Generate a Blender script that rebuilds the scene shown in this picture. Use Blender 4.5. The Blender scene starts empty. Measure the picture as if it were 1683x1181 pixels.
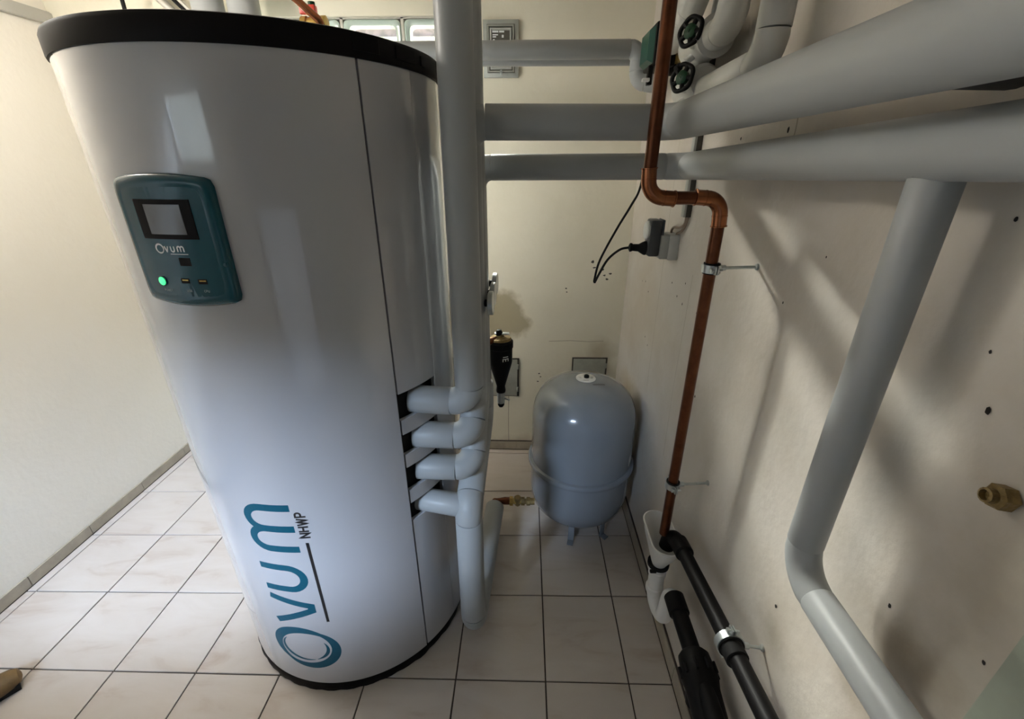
import bpy, bmesh, math, random
from math import sin, cos, pi, radians as R
from mathutils import Vector as V, Matrix

random.seed(7)
S = bpy.context.scene
COL = S.collection

# ------------------------------------------------------------------ camera
cam = bpy.data.cameras.new('camera')
cam.sensor_width = 36.0
cam.lens = 36.0 * 719.28 / 1683.0
cam.clip_start = 0.01
camo = bpy.data.objects.new('camera', cam)
COL.objects.link(camo)
camo.location = (0, 0, 1.62)
camo.rotation_euler = (R(90 - 24.127), 0, R(1.635))
S.camera = camo

# ------------------------------------------------------------------ world, lights, exposure
S.view_settings.view_transform = 'Standard'
S.view_settings.look = 'None'
S.view_settings.exposure = 0.15
S.view_settings.gamma = 1.0
S.view_settings.use_curve_mapping = False
W = bpy.data.worlds.new('world')
S.world = W
W.use_nodes = True
wb = W.node_tree.nodes['Background']
wb.inputs[0].default_value = (0.80, 0.90, 1.0, 1)
wb.inputs[1].default_value = 3.5


def area(name, loc, target, sx, sy, power, color):
    l = bpy.data.lights.new(name, 'AREA')
    l.shape = 'RECTANGLE'
    l.size, l.size_y = sx, sy
    l.energy = power
    l.color = color
    o = bpy.data.objects.new(name, l)
    COL.objects.link(o)
    o.location = loc
    d = V(target) - V(loc)
    o.rotation_euler = d.to_track_quat('-Z', 'Y').to_euler()
    return o


# daylight in front of the glass-block window (far wall, high up)
area('daylight_glass_blocks', (-1.15, 4.5, 3.38), (-1.15, 2.2, 3.38), 2.9, 0.9, 5600, (1.0, 0.975, 0.93))
area('daylight_glass_blocks_sunny', (-2.35, 4.5, 3.4), (-2.35, 2.2, 3.4), 0.8, 0.8, 520, (1.0, 0.96, 0.88))
# cool skylight coming down through the window behind the photographer
area('daylight_rear_window', (-1.58, -2.0, 2.82), (-1.3, -0.2, 1.2), 1.6, 1.25, 2650, (0.58, 0.70, 1.0))
# cool daylight from the open doorway behind the photographer
area('daylight_rear_doorway', (-0.05, -0.99, 0.80), (-0.35, 1.0, 0.45), 0.8, 1.2, 1.3, (0.72, 0.83, 1.0))
# added fill lamp out of view, brightens the left wall
lamp = bpy.data.lights.new('fill_lamp_light', 'POINT')
lamp.energy = 30
lamp.color = (1.0, 0.95, 0.87)
lamp.shadow_soft_size = 0.12
lampo = bpy.data.objects.new('fill_lamp_light', lamp)
COL.objects.link(lampo)
lampo.location = (-1.50, 1.25, 2.26)

# ------------------------------------------------------------------ materials
MATS = {}


def mat(name, base, rough=0.5, metal=0.0, coat=0.0, emit=None, es=0.0, noise=0.0, nscale=8.0,
        bump=0.0, bscale=60.0, spec=0.5, base2=None, detail=5.0):
    m = bpy.data.materials.new(name)
    m.use_nodes = True
    nt = m.node_tree
    b = nt.nodes['Principled BSDF']
    b.inputs['Base Color'].default_value = (*base, 1)
    b.inputs['Roughness'].default_value = rough
    b.inputs['Metallic'].default_value = metal
    b.inputs['Coat Weight'].default_value = coat
    b.inputs['Coat Roughness'].default_value = 0.06
    b.inputs['Specular IOR Level'].default_value = spec
    if emit:
        b.inputs['Emission Color'].default_value = (*emit, 1)
        b.inputs['Emission Strength'].default_value = es
    tc = nt.nodes.new('ShaderNodeTexCoord')
    if noise > 0 or base2:
        n = nt.nodes.new('ShaderNodeTexNoise')
        n.inputs['Scale'].default_value = nscale
        n.inputs['Detail'].default_value = detail
        n.inputs['Roughness'].default_value = 0.6
        nt.links.new(tc.outputs['Object'], n.inputs['Vector'])
        r = nt.nodes.new('ShaderNodeValToRGB')
        c2 = base2 if base2 else tuple(max(0, c * (1 - noise)) for c in base)
        r.color_ramp.elements[0].position = 0.3
        r.color_ramp.elements[1].position = 0.7
        r.color_ramp.elements[0].color = (*c2, 1)
        r.color_ramp.elements[1].color = (*base, 1)
        nt.links.new(n.outputs['Fac'], r.inputs['Fac'])
        nt.links.new(r.outputs['Color'], b.inputs['Base Color'])
    if bump > 0:
        n2 = nt.nodes.new('ShaderNodeTexNoise')
        n2.inputs['Scale'].default_value = bscale
        n2.inputs['Detail'].default_value = 4
        nt.links.new(tc.outputs['Object'], n2.inputs['Vector'])
        bp = nt.nodes.new('ShaderNodeBump')
        bp.inputs['Strength'].default_value = bump
        bp.inputs['Distance'].default_value = 0.01
        nt.links.new(n2.outputs['Fac'], bp.inputs['Height'])
        nt.links.new(bp.outputs['Normal'], b.inputs['Normal'])
    MATS[name] = m
    return m


def plaster(name, base, dirt, stains_and_shade=(), dirt_amt=0.5, bump=0.12):
    """painted plaster: fine relief, uneven tone, plus named stains (centre, radius, colour)"""
    m = mat(name, base, rough=0.85, bump=bump, bscale=45, spec=0.1)
    nt = m.node_tree
    b = nt.nodes['Principled BSDF']
    geo = nt.nodes.new('ShaderNodeNewGeometry')
    n = nt.nodes.new('ShaderNodeTexNoise')
    n.inputs['Scale'].default_value = 2.3
    n.inputs['Detail'].default_value = 8
    n.inputs['Roughness'].default_value = 0.65
    nt.links.new(geo.outputs['Position'], n.inputs['Vector'])
    r = nt.nodes.new('ShaderNodeValToRGB')
    r.color_ramp.elements[0].position = 0.42
    r.color_ramp.elements[1].position = 0.72
    r.color_ramp.elements[0].color = (0, 0, 0, 1)
    r.color_ramp.elements[1].color = (dirt_amt, dirt_amt, dirt_amt, 1)
    nt.links.new(n.outputs['Fac'], r.inputs['Fac'])
    mx = nt.nodes.new('ShaderNodeMix')
    mx.data_type = 'RGBA'
    mx.inputs[6].default_value = (*base, 1)
    mx.inputs[7].default_value = (*dirt, 1)
    nt.links.new(r.outputs['Color'], mx.inputs[0])
    cur = mx.outputs[2]
    nb = nt.nodes.new('ShaderNodeTexNoise')
    nb.inputs['Scale'].default_value = 9.0
    nb.inputs['Detail'].default_value = 6
    nt.links.new(geo.outputs['Position'], nb.inputs['Vector'])
    for c, rad, scl, colr, amt, soft in stains_and_shade:
        sub = nt.nodes.new('ShaderNodeVectorMath')
        sub.operation = 'SUBTRACT'
        sub.inputs[1].default_value = c
        nt.links.new(geo.outputs['Position'], sub.inputs[0])
        mul = nt.nodes.new('ShaderNodeVectorMath')
        mul.operation = 'MULTIPLY'
        mul.inputs[1].default_value = scl
        nt.links.new(sub.outputs[0], mul.inputs[0])
        ln = nt.nodes.new('ShaderNodeVectorMath')
        ln.operation = 'LENGTH'
        nt.links.new(mul.outputs[0], ln.inputs[0])
        ad = nt.nodes.new('ShaderNodeMath')
        ad.operation = 'MULTIPLY_ADD'
        ad.inputs[1].default_value = rad * 1.1
        nt.links.new(nb.outputs['Fac'], ad.inputs[0])
        nt.links.new(ln.outputs['Value'], ad.inputs[2])
        mr = nt.nodes.new('ShaderNodeMapRange')
        mr.inputs['From Min'].default_value = rad * 1.5
        mr.inputs['From Max'].default_value = rad * (1.5 - soft)
        mr.inputs['To Min'].default_value = 0
        mr.inputs['To Max'].default_value = amt
        nt.links.new(ad.outputs[0], mr.inputs['Value'])
        m2 = nt.nodes.new('ShaderNodeMix')
        m2.data_type = 'RGBA'
        nt.links.new(mr.outputs['Result'], m2.inputs[0])
        nt.links.new(cur, m2.inputs[6])
        m2.inputs[7].default_value = (*colr, 1)
        cur = m2.outputs[2]
    nt.links.new(cur, b.inputs['Base Color'])
    return m


CREAM = (0.72, 0.66, 0.53)
plaster('wall_far', (0.75, 0.71, 0.59), (0.60, 0.55, 0.41),
        stains_and_shade=[((-0.10, 2.25, 0.86), 0.14, (1, 1, 0.85), (0.36, 0.31, 0.20), 0.85, 0.25),
                ((0.43, 2.25, 0.66), 0.10, (1, 1, 1), (0.42, 0.36, 0.25), 0.6, 0.6),
                ((-0.03, 2.25, 0.02), 0.10, (0.5, 1, 1), (0.25, 0.20, 0.13), 0.6, 0.8)], dirt_amt=0.35)
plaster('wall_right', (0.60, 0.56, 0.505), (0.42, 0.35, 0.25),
        stains_and_shade=[((0.53, 0.36, 0.86), 0.14, (1, 1, 0.7), (0.28, 0.22, 0.16), 0.6, 0.9),
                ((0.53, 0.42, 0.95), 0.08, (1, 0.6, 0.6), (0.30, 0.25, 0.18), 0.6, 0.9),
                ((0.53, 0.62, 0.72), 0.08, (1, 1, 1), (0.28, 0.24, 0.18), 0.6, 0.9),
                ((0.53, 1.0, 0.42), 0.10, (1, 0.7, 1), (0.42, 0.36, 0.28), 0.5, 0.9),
                ((0.53, 0.36, 1.15), 0.20, (1, 1.3, 0.5), (0.29, 0.25, 0.19), 0.85, 1.1),  # dirtier plaster, also darkened to paint the dimmer light near the camera
                ((0.53, 0.62, 0.80), 0.16, (1, 0.8, 1.2), (0.40, 0.35, 0.27), 0.5, 1.1),  # same mix lower down: dirt plus painted dimness
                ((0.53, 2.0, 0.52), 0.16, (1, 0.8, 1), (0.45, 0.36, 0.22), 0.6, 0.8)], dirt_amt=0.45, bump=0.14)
plaster('wall_left', (0.82, 0.78, 0.70), (0.79, 0.745, 0.65), dirt_amt=0.5)
plaster('wall_rear', (0.34, 0.32, 0.29), (0.28, 0.26, 0.22), dirt_amt=0.4)
plaster('ceiling_paint', (0.72, 0.66, 0.58), (0.64, 0.58, 0.48), dirt_amt=0.3)
mat('grout', (0.065, 0.052, 0.042), 0.9)


def tile_mat():
    m = mat('floor_tile', (0.60, 0.55, 0.50), 0.28, spec=0.45)
    nt = m.node_tree
    b = nt.nodes['Principled BSDF']
    geo = nt.nodes.new('ShaderNodeNewGeometry')
    oi = nt.nodes.new('ShaderNodeObjectInfo')
    ad = nt.nodes.new('ShaderNodeVectorMath')
    ad.operation = 'MULTIPLY_ADD'
    ad.inputs[1].default_value = (7, 7, 7)
    nt.links.new(oi.outputs['Random'], ad.inputs[0])
    nt.links.new(geo.outputs['Position'], ad.inputs[2])
    mp = nt.nodes.new('ShaderNodeMapping')
    mp.inputs['Rotation'].default_value = (0, 0, 0.7)
    mp.inputs['Scale'].default_value = (2.2, 7.5, 1)
    nt.links.new(ad.outputs[0], mp.inputs['Vector'])
    n = nt.nodes.new('ShaderNodeTexNoise')
    n.inputs['Scale'].default_value = 1.6
    n.inputs['Detail'].default_value = 7
    n.inputs['Roughness'].default_value = 0.55
    n.inputs['Distortion'].default_value = 0.8
    nt.links.new(mp.outputs[0], n.inputs['Vector'])
    r = nt.nodes.new('ShaderNodeValToRGB')
    e = r.color_ramp.elements
    e[0].position = 0.26
    e[0].color = (0.45, 0.375, 0.315, 1)
    e[1].position = 0.62
    e[1].color = (0.57, 0.52, 0.475, 1)
    k = e.new(0.42)
    k.color = (0.54, 0.485, 0.435, 1)
    nt.links.new(n.outputs['Fac'], r.inputs['Fac'])
    nt.links.new(r.outputs['Color'], b.inputs['Base Color'])


tile_mat()
mat('base_tile', (0.42, 0.37, 0.29), 0.4, noise=0.25, nscale=14)
mat('tank_white', (0.42, 0.42, 0.435), 0.2, coat=1.0, spec=0.5)
mat('tank_black', (0.007, 0.006, 0.006), 0.5, spec=0.08)
mat('cover_gap', (0.01, 0.01, 0.01), 0.9)
mat('insulation', (0.35, 0.365, 0.365), 0.42, noise=0.05, nscale=5, spec=0.35)
mat('insulation_light', (0.50, 0.495, 0.46), 0.45, noise=0.06, nscale=8, spec=0.4)
mat('shaded_lagging', (0.10, 0.10, 0.095), 0.6, noise=0.1, nscale=12, spec=0.2)  # darker lagging colour, holds the shade under the upper big pipe
mat('insulation_inner', (0.03, 0.03, 0.03), 0.9)
mat('copper', (0.15, 0.052, 0.023), 0.32, metal=0.85, noise=0.45, nscale=24)
mat('copper_bright', (0.36, 0.135, 0.06), 0.25, metal=0.95, noise=0.3, nscale=30)
mat('solder', (0.75, 0.50, 0.38), 0.25, metal=0.9)
mat('brass', (0.62, 0.43, 0.13), 0.32, metal=0.9, noise=0.35, nscale=40)
mat('old_brass', (0.28, 0.19, 0.07), 0.5, metal=0.6, noise=0.5, nscale=40, bump=0.4, bscale=120)
mat('zinc', (0.56, 0.60, 0.60), 0.35, metal=0.85, noise=0.2, nscale=60)
mat('rubber', (0.007, 0.007, 0.007), 0.7, spec=0.2)
mat('black_plastic', (0.0045, 0.004, 0.004), 0.5, noise=0.3, nscale=20, spec=0.15)
mat('white_plastic', (0.78, 0.78, 0.76), 0.28, coat=0.2)
mat('grey_plastic', (0.36, 0.37, 0.35), 0.4)
mat('dark_grey_plastic', (0.035, 0.038, 0.042), 0.4)
mat('pale_grey_plastic', (0.55, 0.56, 0.54), 0.4)
mat('teal', (0.004, 0.062, 0.085), 0.26, coat=0.25, spec=0.3)
mat('teal_ink', (0.004, 0.075, 0.115), 0.4, spec=0.2)
mat('black_ink', (0.01, 0.01, 0.012), 0.4)
mat('white_ink', (0.75, 0.78, 0.78), 0.4)
mat('grey_ink', (0.25, 0.36, 0.38), 0.5)
mat('screen_off', (0.085, 0.083, 0.08), 0.22, coat=0.5)
mat('led_green', (0.1, 0.8, 0.3), 0.3, emit=(0.06, 1.0, 0.28), es=1.2)
mat('vessel_grey', (0.215, 0.24, 0.27), 0.18, coat=0.6, noise=0.04, nscale=6)
mat('flap_metal', (0.42, 0.43, 0.38), 0.45, metal=0.25, noise=0.25, nscale=18)
mat('flap_dark', (0.06, 0.055, 0.045), 0.7)
mat('box_metal', (0.40, 0.42, 0.39), 0.4, metal=0.3, noise=0.15, nscale=25)
mat('door_green', (0.30, 0.33, 0.27), 0.5, noise=0.12, nscale=20)
mat('wheel_green', (0.006, 0.045, 0.018), 0.4, spec=0.3)
mat('pump_green', (0.010, 0.065, 0.045), 0.35)
mat('red_plastic', (0.55, 0.05, 0.03), 0.4)
mat('cable_white', (0.30, 0.23, 0.17), 0.5)
mat('brown_wood', (0.20, 0.115, 0.035), 0.6, noise=0.6, nscale=18)
mat('aluminium', (0.70, 0.70, 0.68), 0.3, metal=0.85)
mat('lamp_glass', (0.9, 0.87, 0.8), 0.4)
mat('lightwell', (0.62, 0.55, 0.42), 0.85, noise=0.2, nscale=5)
mat('facade_plinth', (0.17, 0.165, 0.12), 0.9, noise=0.2, nscale=4)
mat('facade', (0.085, 0.068, 0.058), 0.9, noise=0.2, nscale=3)
mat('hole_dark', (0.012, 0.009, 0.007), 0.95)
mat('mortar', (0.55, 0.53, 0.47), 0.85, noise=0.2, nscale=40)


def glass_mats():
    # pressed glass of the blocks: see-through, greenish, uneven
    m = bpy.data.materials.new('block_glass')
    m.use_nodes = True
    nt = m.node_tree
    nt.nodes.clear()
    out = nt.nodes.new('ShaderNodeOutputMaterial')
    tr = nt.nodes.new('ShaderNodeBsdfTransparent')
    gl = nt.nodes.new('ShaderNodeBsdfGlossy')
    gl.inputs['Roughness'].default_value = 0.05
    mx = nt.nodes.new('ShaderNodeMixShader')
    fr = nt.nodes.new('ShaderNodeFresnel')
    fr.inputs['IOR'].default_value = 1.5
    geo = nt.nodes.new('ShaderNodeNewGeometry')
    w = nt.nodes.new('ShaderNodeTexNoise')
    w.inputs['Scale'].default_value = 16
    w.inputs['Detail'].default_value = 2
    w.inputs['Distortion'].default_value = 1.6
    nt.links.new(geo.outputs['Position'], w.inputs['Vector'])
    r = nt.nodes.new('ShaderNodeValToRGB')
    r.color_ramp.elements[0].position = 0.42
    r.color_ramp.elements[0].color = (0.70, 0.74, 0.70, 1)
    r.color_ramp.elements[1].position = 0.58
    r.color_ramp.elements[1].color = (0.97, 0.98, 0.96, 1)
    nt.links.new(w.outputs['Fac'], r.inputs['Fac'])
    nt.links.new(r.outputs['Color'], tr.inputs['Color'])
    bp = nt.nodes.new('ShaderNodeBump')
    bp.inputs['Strength'].default_value = 0.4
    nt.links.new(w.outputs['Fac'], bp.inputs['Height'])
    nt.links.new(bp.outputs['Normal'], gl.inputs['Normal'])
    nt.links.new(fr.outputs[0], mx.inputs[0])
    nt.links.new(tr.outputs[0], mx.inputs[1])
    nt.links.new(gl.outputs[0], mx.inputs[2])
    nt.links.new(mx.outputs[0], out.inputs['Surface'])
    MATS['block_glass'] = m
    m = mat('block_rim', (0.42, 0.50, 0.45), 0.15, coat=0.5)


glass_mats()


# ------------------------------------------------------------------ mesh helpers
class MB:
    def __init__(s):
        s.v, s.f, s.m = [], [], []

    def add(s, vs, fs, mi=0):
        b = len(s.v)
        s.v += [V(p) for p in vs]
        s.f += [tuple(i + b for i in f) for f in fs]
        s.m += [mi] * len(fs)
        return s

    def box(s, lo, hi, bev=0.0, mi=0, M=None):
        x0, y0, z0 = lo
        x1, y1, z1 = hi
        if bev <= 0:
            vs = [(x, y, z) for x in (x0, x1) for y in (y0, y1) for z in (z0, z1)]
            fs = [(0, 1, 3, 2), (4, 6, 7, 5), (0, 4, 5, 1), (2, 3, 7, 6), (0, 2, 6, 4), (1, 5, 7, 3)]
            vs = [V(v) for v in vs]
        else:
            bm = bmesh.new()
            bmesh.ops.create_cube(bm, size=1)
            for v in bm.verts:
                v.co = V(((x0 + x1) / 2 + v.co.x * (x1 - x0), (y0 + y1) / 2 + v.co.y * (y1 - y0),
                          (z0 + z1) / 2 + v.co.z * (z1 - z0)))
            bmesh.ops.bevel(bm, geom=list(bm.edges), offset=bev, segments=2, affect='EDGES', profile=0.5)
            bm.verts.index_update()
            vs = [v.co.copy() for v in bm.verts]
            fs = [tuple(v.index for v in f.verts) for f in bm.faces]
            bm.free()
        if M is not None:
            vs = [M @ v for v in vs]
        return s.add(vs, fs, mi)

    def rings(s, rings, cap0=True, cap1=True, mi=0, closed=True):
        n = len(rings[0])
        vs = [p for r in rings for p in r]
        fs = []
        for i in range(len(rings) - 1):
            for j in range(n if closed else n - 1):
                k = (j + 1) % n
                fs.append((i * n + j, i * n + k, (i + 1) * n + k, (i + 1) * n + j))
        if cap0:
            fs.append(tuple(reversed(range(n))))
        if cap1:
            fs.append(tuple((len(rings) - 1) * n + j for j in range(n)))
        return s.add(vs, fs, mi)

    def lathe(s, prof, base=(0, 0, 0), axis=(0, 0, 1), n=32, mi=0, caps=True):
        """prof: (radius, height) along axis from base"""
        ax = V(axis).normalized()
        u = ax.orthogonal().normalized()
        w = ax.cross(u)
        b = V(base)
        rs = []
        for r, h in prof:
            r = max(r, 1e-5)
            rs.append([b + ax * h + (u * cos(2 * pi * j / n) + w * sin(2 * pi * j / n)) * r for j in range(n)])
        return s.rings(rs, caps, caps, mi)

    def tube(s, pts, rad, n=16, mi=0, caps=True):
        pts = [V(p) for p in pts]
        rads = rad if isinstance(rad, (list, tuple)) else [rad] * len(pts)
        T = []
        for i in range(len(pts)):
            a = pts[max(i - 1, 0)]
            b = pts[min(i + 1, len(pts) - 1)]
            T.append((b - a).normalized())
        u = T[0].orthogonal().normalized()
        rs = []
        for i, p in enumerate(pts):
            if i:
                q = T[i - 1].rotation_difference(T[i])
                u = q @ u
            u = (u - T[i] * u.dot(T[i])).normalized()
            w = T[i].cross(u)
            rs.append([p + (u * cos(2 * pi * j / n) + w * sin(2 * pi * j / n)) * rads[i] for j in range(n)])
        return s.rings(rs, caps, caps, mi)

    def cyl(s, a, b, r, n=16, bev=0.0, mi=0):
        a, b = V(a), V(b)
        d = (b - a)
        L = d.length
        if bev > 0:
            pr = [(r - bev, 0), (r, bev), (r, L - bev), (r - bev, L)]
        else:
            pr = [(r, 0), (r, L)]
        return s.lathe(pr, a, d, n, mi)

    def build(s, name, mats, parent=None, smooth=True, angle=40):
        me = bpy.data.meshes.new(name)
        o = bpy.data.objects.new(name, me)
        off = parent_world(parent)
        me.from_pydata([tuple(v - off) for v in s.v], [], s.f)
        for m in (mats if isinstance(mats, (list, tuple)) else [mats]):
            me.materials.append(MATS[m])
        me.polygons.foreach_set('material_index', s.m)
        bm = bmesh.new()
        bm.from_mesh(me)
        bmesh.ops.recalc_face_normals(bm, faces=bm.faces)
        bm.to_mesh(me)
        bm.free()
        if smooth:
            me.polygons.foreach_set('use_smooth', [True] * len(me.polygons))
            me.set_sharp_from_angle(angle=R(angle))
        me.update()
        COL.objects.link(o)
        if parent:
            o.parent = parent
        return o


def parent_world(p):
    off = V((0, 0, 0))
    while p is not None:
        off = off + p.location
        p = p.parent
    return off


def tag(o, label, cat, group=None, kind=None):
    o['label'] = label
    o['category'] = cat
    if group:
        o['group'] = group
    if kind:
        o['kind'] = kind
    return o


def thing(name, loc, label, cat, group=None):
    o = bpy.data.objects.new(name, None)
    o.empty_display_size = 0.05
    COL.objects.link(o)
    o.location = loc
    return tag(o, label, cat, group)


def struct(mb, name, m, parent=None, smooth=False):
    o = mb.build(name, m, parent, smooth=smooth)
    if parent is None:
        o['kind'] = 'structure'
    return o


def fillet(pts, br, seg=8):
    """split polyline into straight runs and arcs: list of (kind, points)"""
    pts = [V(p) for p in pts]
    brs = br if isinstance(br, (list, tuple)) else [br] * len(pts)
    out = []
    start = pts[0]
    for i in range(1, len(pts) - 1):
        a, b, c = pts[i - 1], pts[i], pts[i + 1]
        d1, d2 = (a - b).normalized(), (c - b).normalized()
        ang = d1.angle(d2)
        t = brs[i] / math.tan(ang / 2)
        t = min(t, (a - b).length * 0.49 if i > 1 else (a - b).length * 0.98, (c - b).length * (0.49 if i < len(pts) - 2 else 0.98))
        r = t * math.tan(ang / 2)
        p1, p2 = b + d1 * t, b + d2 * t
        cen = b + (d1 + d2).normalized() * (r / sin(ang / 2))
        v1, v2 = p1 - cen, p2 - cen
        tot = v1.angle(v2)
        axis = v1.cross(v2).normalized()
        arc = [cen + Matrix.Rotation(tot * k / seg, 3, axis) @ v1 for k in range(seg + 1)]
        out.append(('straight', [start, p1]))
        out.append(('elbow', arc))
        start = p2
    out.append(('straight', [start, pts[-1]]))
    return out


def sleeve(root, pts, r, br, m='insulation', n=28, names=('sleeve', 'elbow')):
    """lagged pipe: every straight length and every elbow is a part of its own, seams visible"""
    for kind, p in fillet(pts, br):
        L = (p[-1] - p[0]).length
        if L < 0.006:
            continue
        c = min(0.0016, L * 0.1)
        if kind == 'straight':
            d = (p[1] - p[0]).normalized()
            mb = MB().tube([p[0], p[0] + d * c, p[1] - d * c, p[1]], [r - 0.0012, r, r, r - 0.0012], n)
            mb.build(names[0], m, root)
        else:
            rr = r
            rads = [rr - 0.0012] + [rr] * (len(p) - 2) + [rr - 0.0012]
            MB().tube(p, rads, n).build(names[1], m, root)


def flat_tube(pts, br, r, n=12, seg=8):
    q = []
    for k, p in fillet(pts, br, seg):
        for a in p:
            if not q or (q[-1] - a).length > 1e-5:
                q.append(a)
    return MB().tube(q, r, n)


def spline(pts, steps=10):
    """Catmull-Rom through points"""
    P = [V(p) for p in pts]
    P = [P[0] * 2 - P[1]] + P + [P[-1] * 2 - P[-2]]
    out = []
    for i in range(1, len(P) - 2):
        for k in range(steps):
            t = k / steps
            a, b, c, d = P[i - 1:i + 3]
            out.append(0.5 * ((2 * b) + (c - a) * t + (2 * a - 5 * b + 4 * c - d) * t * t + (3 * b - a - 3 * c + d) * t ** 3))
    out.append(P[-2])
    return out


# ------------------------------------------------------------------ the room
XL, XR, YB, YF, ZC = -2.06, 0.53, 2.262, -1.02, 2.42

mb = MB().box((XL - 0.1, YF - 0.1, -0.12), (XR + 0.1, YB + 0.2, -0.005))
floor = struct(mb, 'floor', 'grout')
floor['label'] = 'floor of pale marbled square tiles with dark joints'
cols = [-2.052, -2.012, -1.711, -1.421, -1.130, -0.833, -0.530, -0.220, 0.089, 0.373, 0.521]
rows = [(-1.01, 0), (-0.68, .005), (-0.36, .005), (-0.04, .005), (0.28, .005), (0.60, .005), (0.921, .006), (1.247, .019),
        (1.566, .027), (1.876, .031), (2.214, .0), (2.252, 0)]
G = 0.0025
for i in range(len(cols) - 1):
    for j in range(len(rows) - 1):
        xa, xb = cols[i] + G, cols[i + 1] - G
        ya = lambda x: rows[j][0] + rows[j][1] * x + G
        yb = lambda x: rows[j + 1][0] + rows[j + 1][1] * x - G
        dz = random.uniform(-0.0006, 0.0006)
        e = 0.0012
        base = [(xa, ya(xa)), (xb, ya(xb)), (xb, yb(xb)), (xa, yb(xa))]
        top = [(xa + e, ya(xa) + e), (xb - e, ya(xb) + e), (xb - e, yb(xb) - e), (xa + e, yb(xa) - e)]
        vs = [(x, y, -0.006) for x, y in base] + [(x, y, -0.001 + dz) for x, y in base] + [(x, y, dz) for x, y in top]
        fs = [(8, 9, 10, 11)] + [(k, (k + 1) % 4, 4 + (k + 1) % 4, 4 + k) for k in range(4)] + \
             [(4 + k, 4 + (k + 1) % 4, 8 + (k + 1) % 4, 8 + k) for k in range(4)]
        MB().add(vs, fs).build('tile', 'floor_tile', floor, smooth=False)

# far wall with the opening of the glass-block window
WX0, WX1, WZ0, WZ1 = -1.321, -0.272, 1.70, 2.188
mb = MB()
mb.box((XL - 0.1, YB, -0.1), (WX0, YB + 0.16, ZC + 0.1))
mb.box((WX1, YB, -0.1), (XR + 0.1, YB + 0.16, ZC + 0.1))
mb.box((WX0, YB, -0.1), (WX1, YB + 0.16, WZ0))
mb.box((WX0, YB, WZ1), (WX1, YB + 0.16, ZC + 0.1))
wall_back = struct(mb, 'wall_back', 'wall_far')
wall_left = struct(MB().box((XL - 0.12, YF - 0.1, -0.1), (XL, YB + 0.16, ZC + 0.1)), 'wall_left', 'wall_left')
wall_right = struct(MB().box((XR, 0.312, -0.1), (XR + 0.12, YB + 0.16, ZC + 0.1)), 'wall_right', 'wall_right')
ceiling = struct(MB().box((XL - 0.12, YF - 0.12, ZC), (XR + 0.12, YB + 0.16, ZC + 0.12)), 'ceiling', 'ceiling_paint')
# wall behind the photographer, with a high window to the left
mb = MB()
BX0, BX1, BZ0, BZ1 = -2.055, -1.10, 1.60, 1.98
mb.box((XL, YF - 0.16, -0.1), (BX0, YF, ZC))
mb.box((BX1, YF - 0.16, -0.1), (-0.62, YF, ZC))
mb.box((-0.62, YF - 0.16, 2.08), (XR + 0.12, YF, ZC))
mb.box((BX0, YF - 0.16, -0.1), (BX1, YF, BZ0))
mb.box((BX0, YF - 0.16, BZ1), (BX1, YF, ZC))
wall_front = struct(mb, 'wall_front', 'wall_rear')
# dim corridor beyond the doorway behind the photographer
mb = MB()
mb.box((-0.74, -3.6, -0.1), (-0.62, YF - 0.16, ZC)).box((1.2, -3.6, -0.1), (1.3, YF - 0.16, ZC)).box((-0.74, -3.7, -0.1), (1.3, -3.6, ZC))
mb.box((-0.74, -3.7, ZC), (1.3, YF - 0.16, ZC + 0.1)).box((-0.74, -3.7, -0.12), (1.3, YF - 0.16, -0.005)).box((XR + 0.12, YF - 0.2, -0.1), (1.3, YF - 0.1, ZC))
struct(mb, 'wall_corridor', 'wall_rear')
# rear window frame
w2 = thing('window_2', (0, 0, 0), 'white framed window high in the wall behind the camera', 'window')
del w2['category']
w2['kind'] = 'structure'
mb = MB()
mb.box((BX0, YF - 0.12, BZ0), (BX1, YF - 0.07, BZ0 + 0.04)).box((BX0, YF - 0.12, BZ1 - 0.03), (BX1, YF - 0.07, BZ1))
mb.box((BX0, YF - 0.12, BZ0), (BX0 + 0.03, YF - 0.07, BZ1)).box((BX1 - 0.03, YF - 0.12, BZ0), (BX1, YF - 0.07, BZ1))
mb.build('frame', 'white_plastic', w2, smooth=False)
MB().box((BX0 + 0.03, YF - 0.1, BZ0 + 0.04), (BX1 - 0.03, YF - 0.095, BZ1 - 0.03)).build('pane', 'block_glass', w2, smooth=False)

# door at the near end of the right wall: grey-green frame edge in the corner of the photograph
d1 = thing('door_1', (0.53, 0.1, 0), 'grey-green painted door frame ending the right wall near the camera', 'door')
del d1['category']
d1['kind'] = 'structure'
mb = MB()
mb.box((0.522, 0.215, -0.02), (0.60, 0.314, 2.05), 0.003)
mb.build('door_frame', 'door_green', d1)
MB().box((0.545, -0.95, 0.0), (0.585, 0.213, 2.05), 0.002).build('door_leaf', 'door_green', d1)
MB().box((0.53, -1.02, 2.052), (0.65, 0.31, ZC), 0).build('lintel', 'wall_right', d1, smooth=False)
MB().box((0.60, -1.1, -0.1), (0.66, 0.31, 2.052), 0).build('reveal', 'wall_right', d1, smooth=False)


# baseboards of cut tile
def baseboard(name, pieces, make, label):
    o = bpy.data.objects.new(name, None)
    COL.objects.link(o)
    o['kind'] = 'structure'
    o['label'] = label
    for a, b in pieces:
        lo, hi = make(a + 0.0015, b - 0.0015)
        MB().box(lo, hi, 0.0015).build('tile', 'base_tile', o, smooth=False)
    return o


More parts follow.
